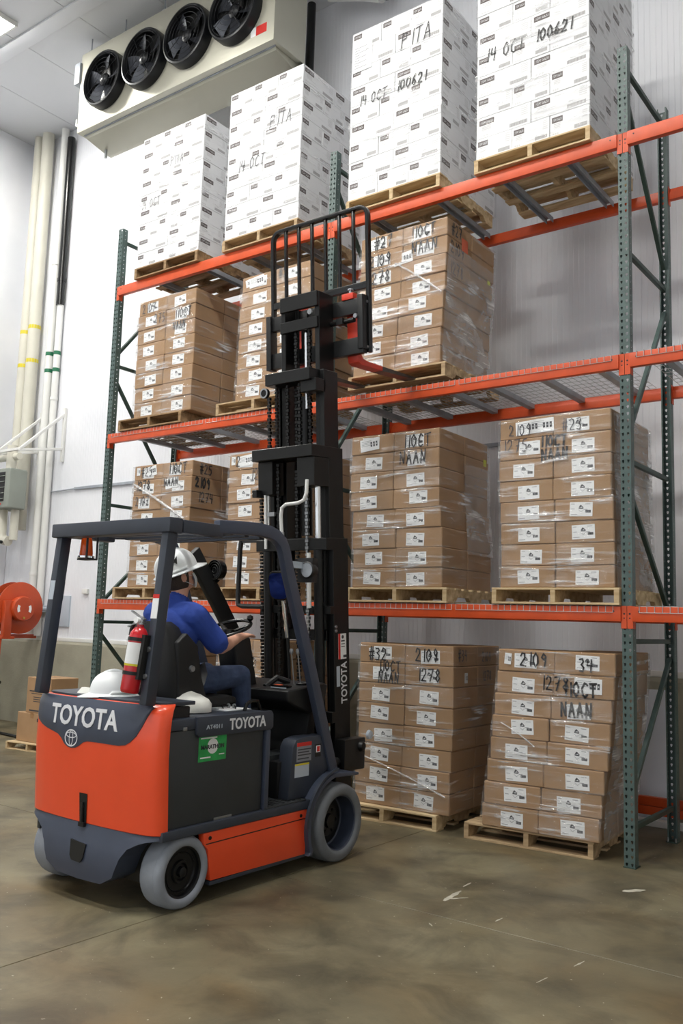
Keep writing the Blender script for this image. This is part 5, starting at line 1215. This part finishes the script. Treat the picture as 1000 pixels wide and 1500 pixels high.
obj('pan_stub', MB().tube([(-1.45,.8,ez0-.1),(-1.45,.8,ez0-.22)], .02, 8), 'steel', EV)
obj('conduit', MB().tube([(ex0-.08,ey0+.3,8.45),(-2.0,ey0+.3,8.45),(-2.05,ey0+.3,8.47)], .018, 8).tube([(-2.05,ey0+.3,8.46),(-2.05,ey0+.3,8.56)], .012, 6), 'white_paint', EV)
def pipe(pts, r, m, label, bands=(), name='pipe', couplers=()):
    o = tag(obj(name, MB().tube(pts, r, 14), m, smooth=50), label, 'pipe')
    for z, mm in bands: obj('marking_band', MB().lathe([(r+.0005,z),(r+.002,z),(r+.002,z+.06),(r+.0005,z+.06)], (pts[0][0],pts[0][1],0), 'z', 14), mm, o)
    for z in couplers: obj('coupling', MB().lathe([(r+.0005,z),(r+.008,z),(r+.008,z+.05),(r+.0005,z+.05)], (pts[0][0],pts[0][1],0), 'z', 14), m, o)
    return o
pipe([(-4.26,1.6,3.2),(-4.26,1.6,9.398)], .085, 'cream_pipe', 'thick cream pipe in the corner behind the heater', [(5.5,'yellow_band'),(6.05,'yellow_band')])
pipe([(-4.03,1.6,2.9),(-4.03,1.6,9.398)], .095, 'cream_pipe', 'thickest cream pipe on the wall, second from the corner', [(5.55,'yellow_band'),(6.1,'yellow_band')])
pipe([(-3.66,1.66,1.3),(-3.66,1.66,9.398)], .062, 'white_paint', 'slim white pipe running down to the hose reel', [(5.35,'green_band'),(5.62,'green_band')], couplers=(2.2,7.1))
pipe([(-3.5,1.68,1.3),(-3.5,1.68,6.42)], .052, 'white_paint', 'slim white pipe below the black insulated section', [(5.35,'green_band'),(5.62,'green_band')], couplers=(4.9,))
pipe([(-3.5,1.665,6.42),(-3.5,1.665,9.2)], .06, 'black_gloss', 'black insulated pipe hanging from the ceiling at the left', couplers=(6.8,))
pipe([(1.45,1.6,7.3),(1.45,1.6,9.398)], .055, 'black_gloss', 'black vertical pipe behind the right end of the cooler')
o = pipe([(1.9,1.4,9.25),(2.35,1.45,9.1),(2.62,1.48,8.98)], .11, 'white_paint', 'white insulated pipe above the top left of the pallets'); obj('pipe_end', MB().tube([(2.62,1.48,8.98),(2.70,1.48,8.93)], .07, 10), 'black_paint', o)
tag(obj('wall_rail', MB().box(-2.9, 5.4, 1.715, 1.745, 3.47, 3.51).tube([(-2.9,1.73,3.49),(-3.5,1.72,3.47)], .012, 6), 'galv', bevel=.004), 'thin grey rail fixed along the wall at heater height', 'rail')
# unit heater with bracket
HT = empty('unit_heater', (-3.82, 1.15, 3.1), 'grey unit heater with black louvres hanging on a wall bracket', 'heater')
obj('casing', MB().box(-4.2, -3.5, 1.02, 1.33, 3.15, 3.75), 'heater_grey', HT, bevel=.035, seg=3)
lv = MB().box(-4.12, -3.6, 1.0165, 1.0195, 3.25, 3.69); obj('grille', lv, 'black_paint', HT)
for k in range(5): obj('louvre', MB().cbox((-3.86,1.008,3.29+.085*k),(.52,.03,.006), rot=Matrix.Rotation(.4,3,'X')), 'heater_grey', HT)
obj('badge', MB().box(-3.78,-3.66,1.0155,1.0185,3.20,3.225), 'red_sticker', HT)
obj('feed_pipe', MB().tube([(-3.72,1.18,3.74),(-3.72,1.18,4.12)], .075, 14).tube([(-4.35,1.2,3.95),(-3.55,1.2,3.95)], .055, 12), 'cream_pipe', HT); obj('return_pipe', MB().tube([(-3.85,1.18,3.16),(-3.85,1.18,2.78),(-3.8,1.19,2.70),(-3.68,1.2,2.68)], .075, 14).tube([(-3.64,1.25,3.15),(-3.64,1.25,2.7)], .06, 12), 'cream_pipe', HT)
obj('pipe_cap', MB().tube([(-3.72,1.12,2.66),(-3.72,1.08,2.66)], .025, 10), 'black_paint', HT)
bk_ = MB()
for xx in (-3.25, -3.84):
    bk_.box(xx-.022, xx+.022, 1.70, 1.745, 3.92, 4.75).sweep([(xx,1.72,4.12),(xx,.98,3.98)], .04, .04).sweep([(xx,1.72,4.66),(xx,1.0,4.0)], .04, .04)
bk_.sweep([(-3.25,1.0,4.0),(-3.84,1.0,4.0)], .04, .04, side=(0,1,0)); obj('bracket', bk_, 'white_paint', HT, bevel=.003)
# hose reel
HX, HY, HZ = -3.25, 1.2, 1.70
RL = empty('hose_reel', (HX, HY, 1.3), 'orange red hose reel mounted on the wall with a hanging hose', 'hose reel')
obj('disc', MB().lathe([(0,HX-.02),(.36,HX-.02),(.372,HX-.012),(.372,HX),(.36,HX+.008),(.1,HX+.012),(0,HX+.012)], (0,HY,HZ), 'x', 44), 'reel_red', RL, smooth=40)
obj('disc', MB().lathe([(0,HX-.22),(.36,HX-.22),(.372,HX-.212),(.372,HX-.2),(0,HX-.19)], (0,HY,HZ), 'x', 44), 'reel_red', RL, smooth=40)
obj('wound_hose', MB().lathe([(.27,HX-.19),(.30,HX-.17),(.27,HX-.15),(.30,HX-.13),(.27,HX-.11),(.30,HX-.09),(.27,HX-.07),(.30,HX-.045),(.27,HX-.022)], (0,HY,HZ), 'x', 32), 'black_plastic', RL)
hb = obj('hub_drum', MB().lathe([(.17,HX+.01),(.178,HX+.05),(.178,HX+.12),(.165,HX+.14),(.03,HX+.145),(0,HX+.145)], (0,HY-.03,HZ-.01), 'x', 32), 'reel_red', RL, smooth=40)
for s in (-1,1): obj('hub_label', MB().lathe([(.075,HX+.1455),(.115,HX+.1455),(.115,HX+.147),(.075,HX+.147)], (0,HY-.03,HZ-.01), 'x', 10, a0=math.radians(0 if s > 0 else 180)-.5, a1=math.radians(0 if s > 0 else 180)+.5), 'paper', hb)
obj('hub_bolt', MB().lathe([(0,HX+.153),(.016,HX+.153),(.018,HX+.145)], (0,HY-.03,HZ-.14), 'x', 8), 'brass', hb)
obj('arm', MB().box(HX+.012, HX+.09, HY-.30, HY-.18, HZ-.42, HZ+.10).box(HX-.3, HX+.09, HY-.32, HY-.12, HZ-.44, HZ-.40).box(HX-.3,HX-.26,HY-.3,WY-.07,HZ-.44,HZ-.38), 'reel_red', RL, bevel=.008)
obj('wall_plate', MB().box(HX+.12, HX+.42, WY-.03, WY-.002, HZ-.25, HZ+.2).box(HX-.3,HX+.12,WY-.05,WY-.003,HZ-.05,HZ+.05).tube([(HX,HY,HZ),(HX-.1,WY-.04,HZ)], .03, 8), 'silver_label', RL, bevel=.004)
obj('hose', MB().tube([(HX+.03,HY-.30,HZ-.42),(HX+.03,HY-.31,HZ-.55),(HX+.035,HY-.31,HZ-.82)], .02, 8), 'reel_red', RL)
obj('nozzle', MB().tube([(HX+.035,HY-.31,HZ-.82),(HX+.037,HY-.31,HZ-1.03)], .024, 8).tube([(HX-.1,HY-.31,HZ-1.0),(HX+.1,HY-.31,HZ-1.04)], .028, 8), 'black_paint', RL)
tag(obj('wall_outlet', MB().box(-2.55,-2.43,WY-.04,WY-.001,1.93,2.0), 'white_paint', bevel=.004), 'small white outlet box on the wall right of the hose reel', 'outlet')
tag(obj('floor_debris', MB().tube([(-2.9,.75,.02),(-2.4,.7,.02),(-2.2,.8,.02)], .02, 6), 'black_paint'), 'short dark hose piece on the floor by the left wall', 'hose')
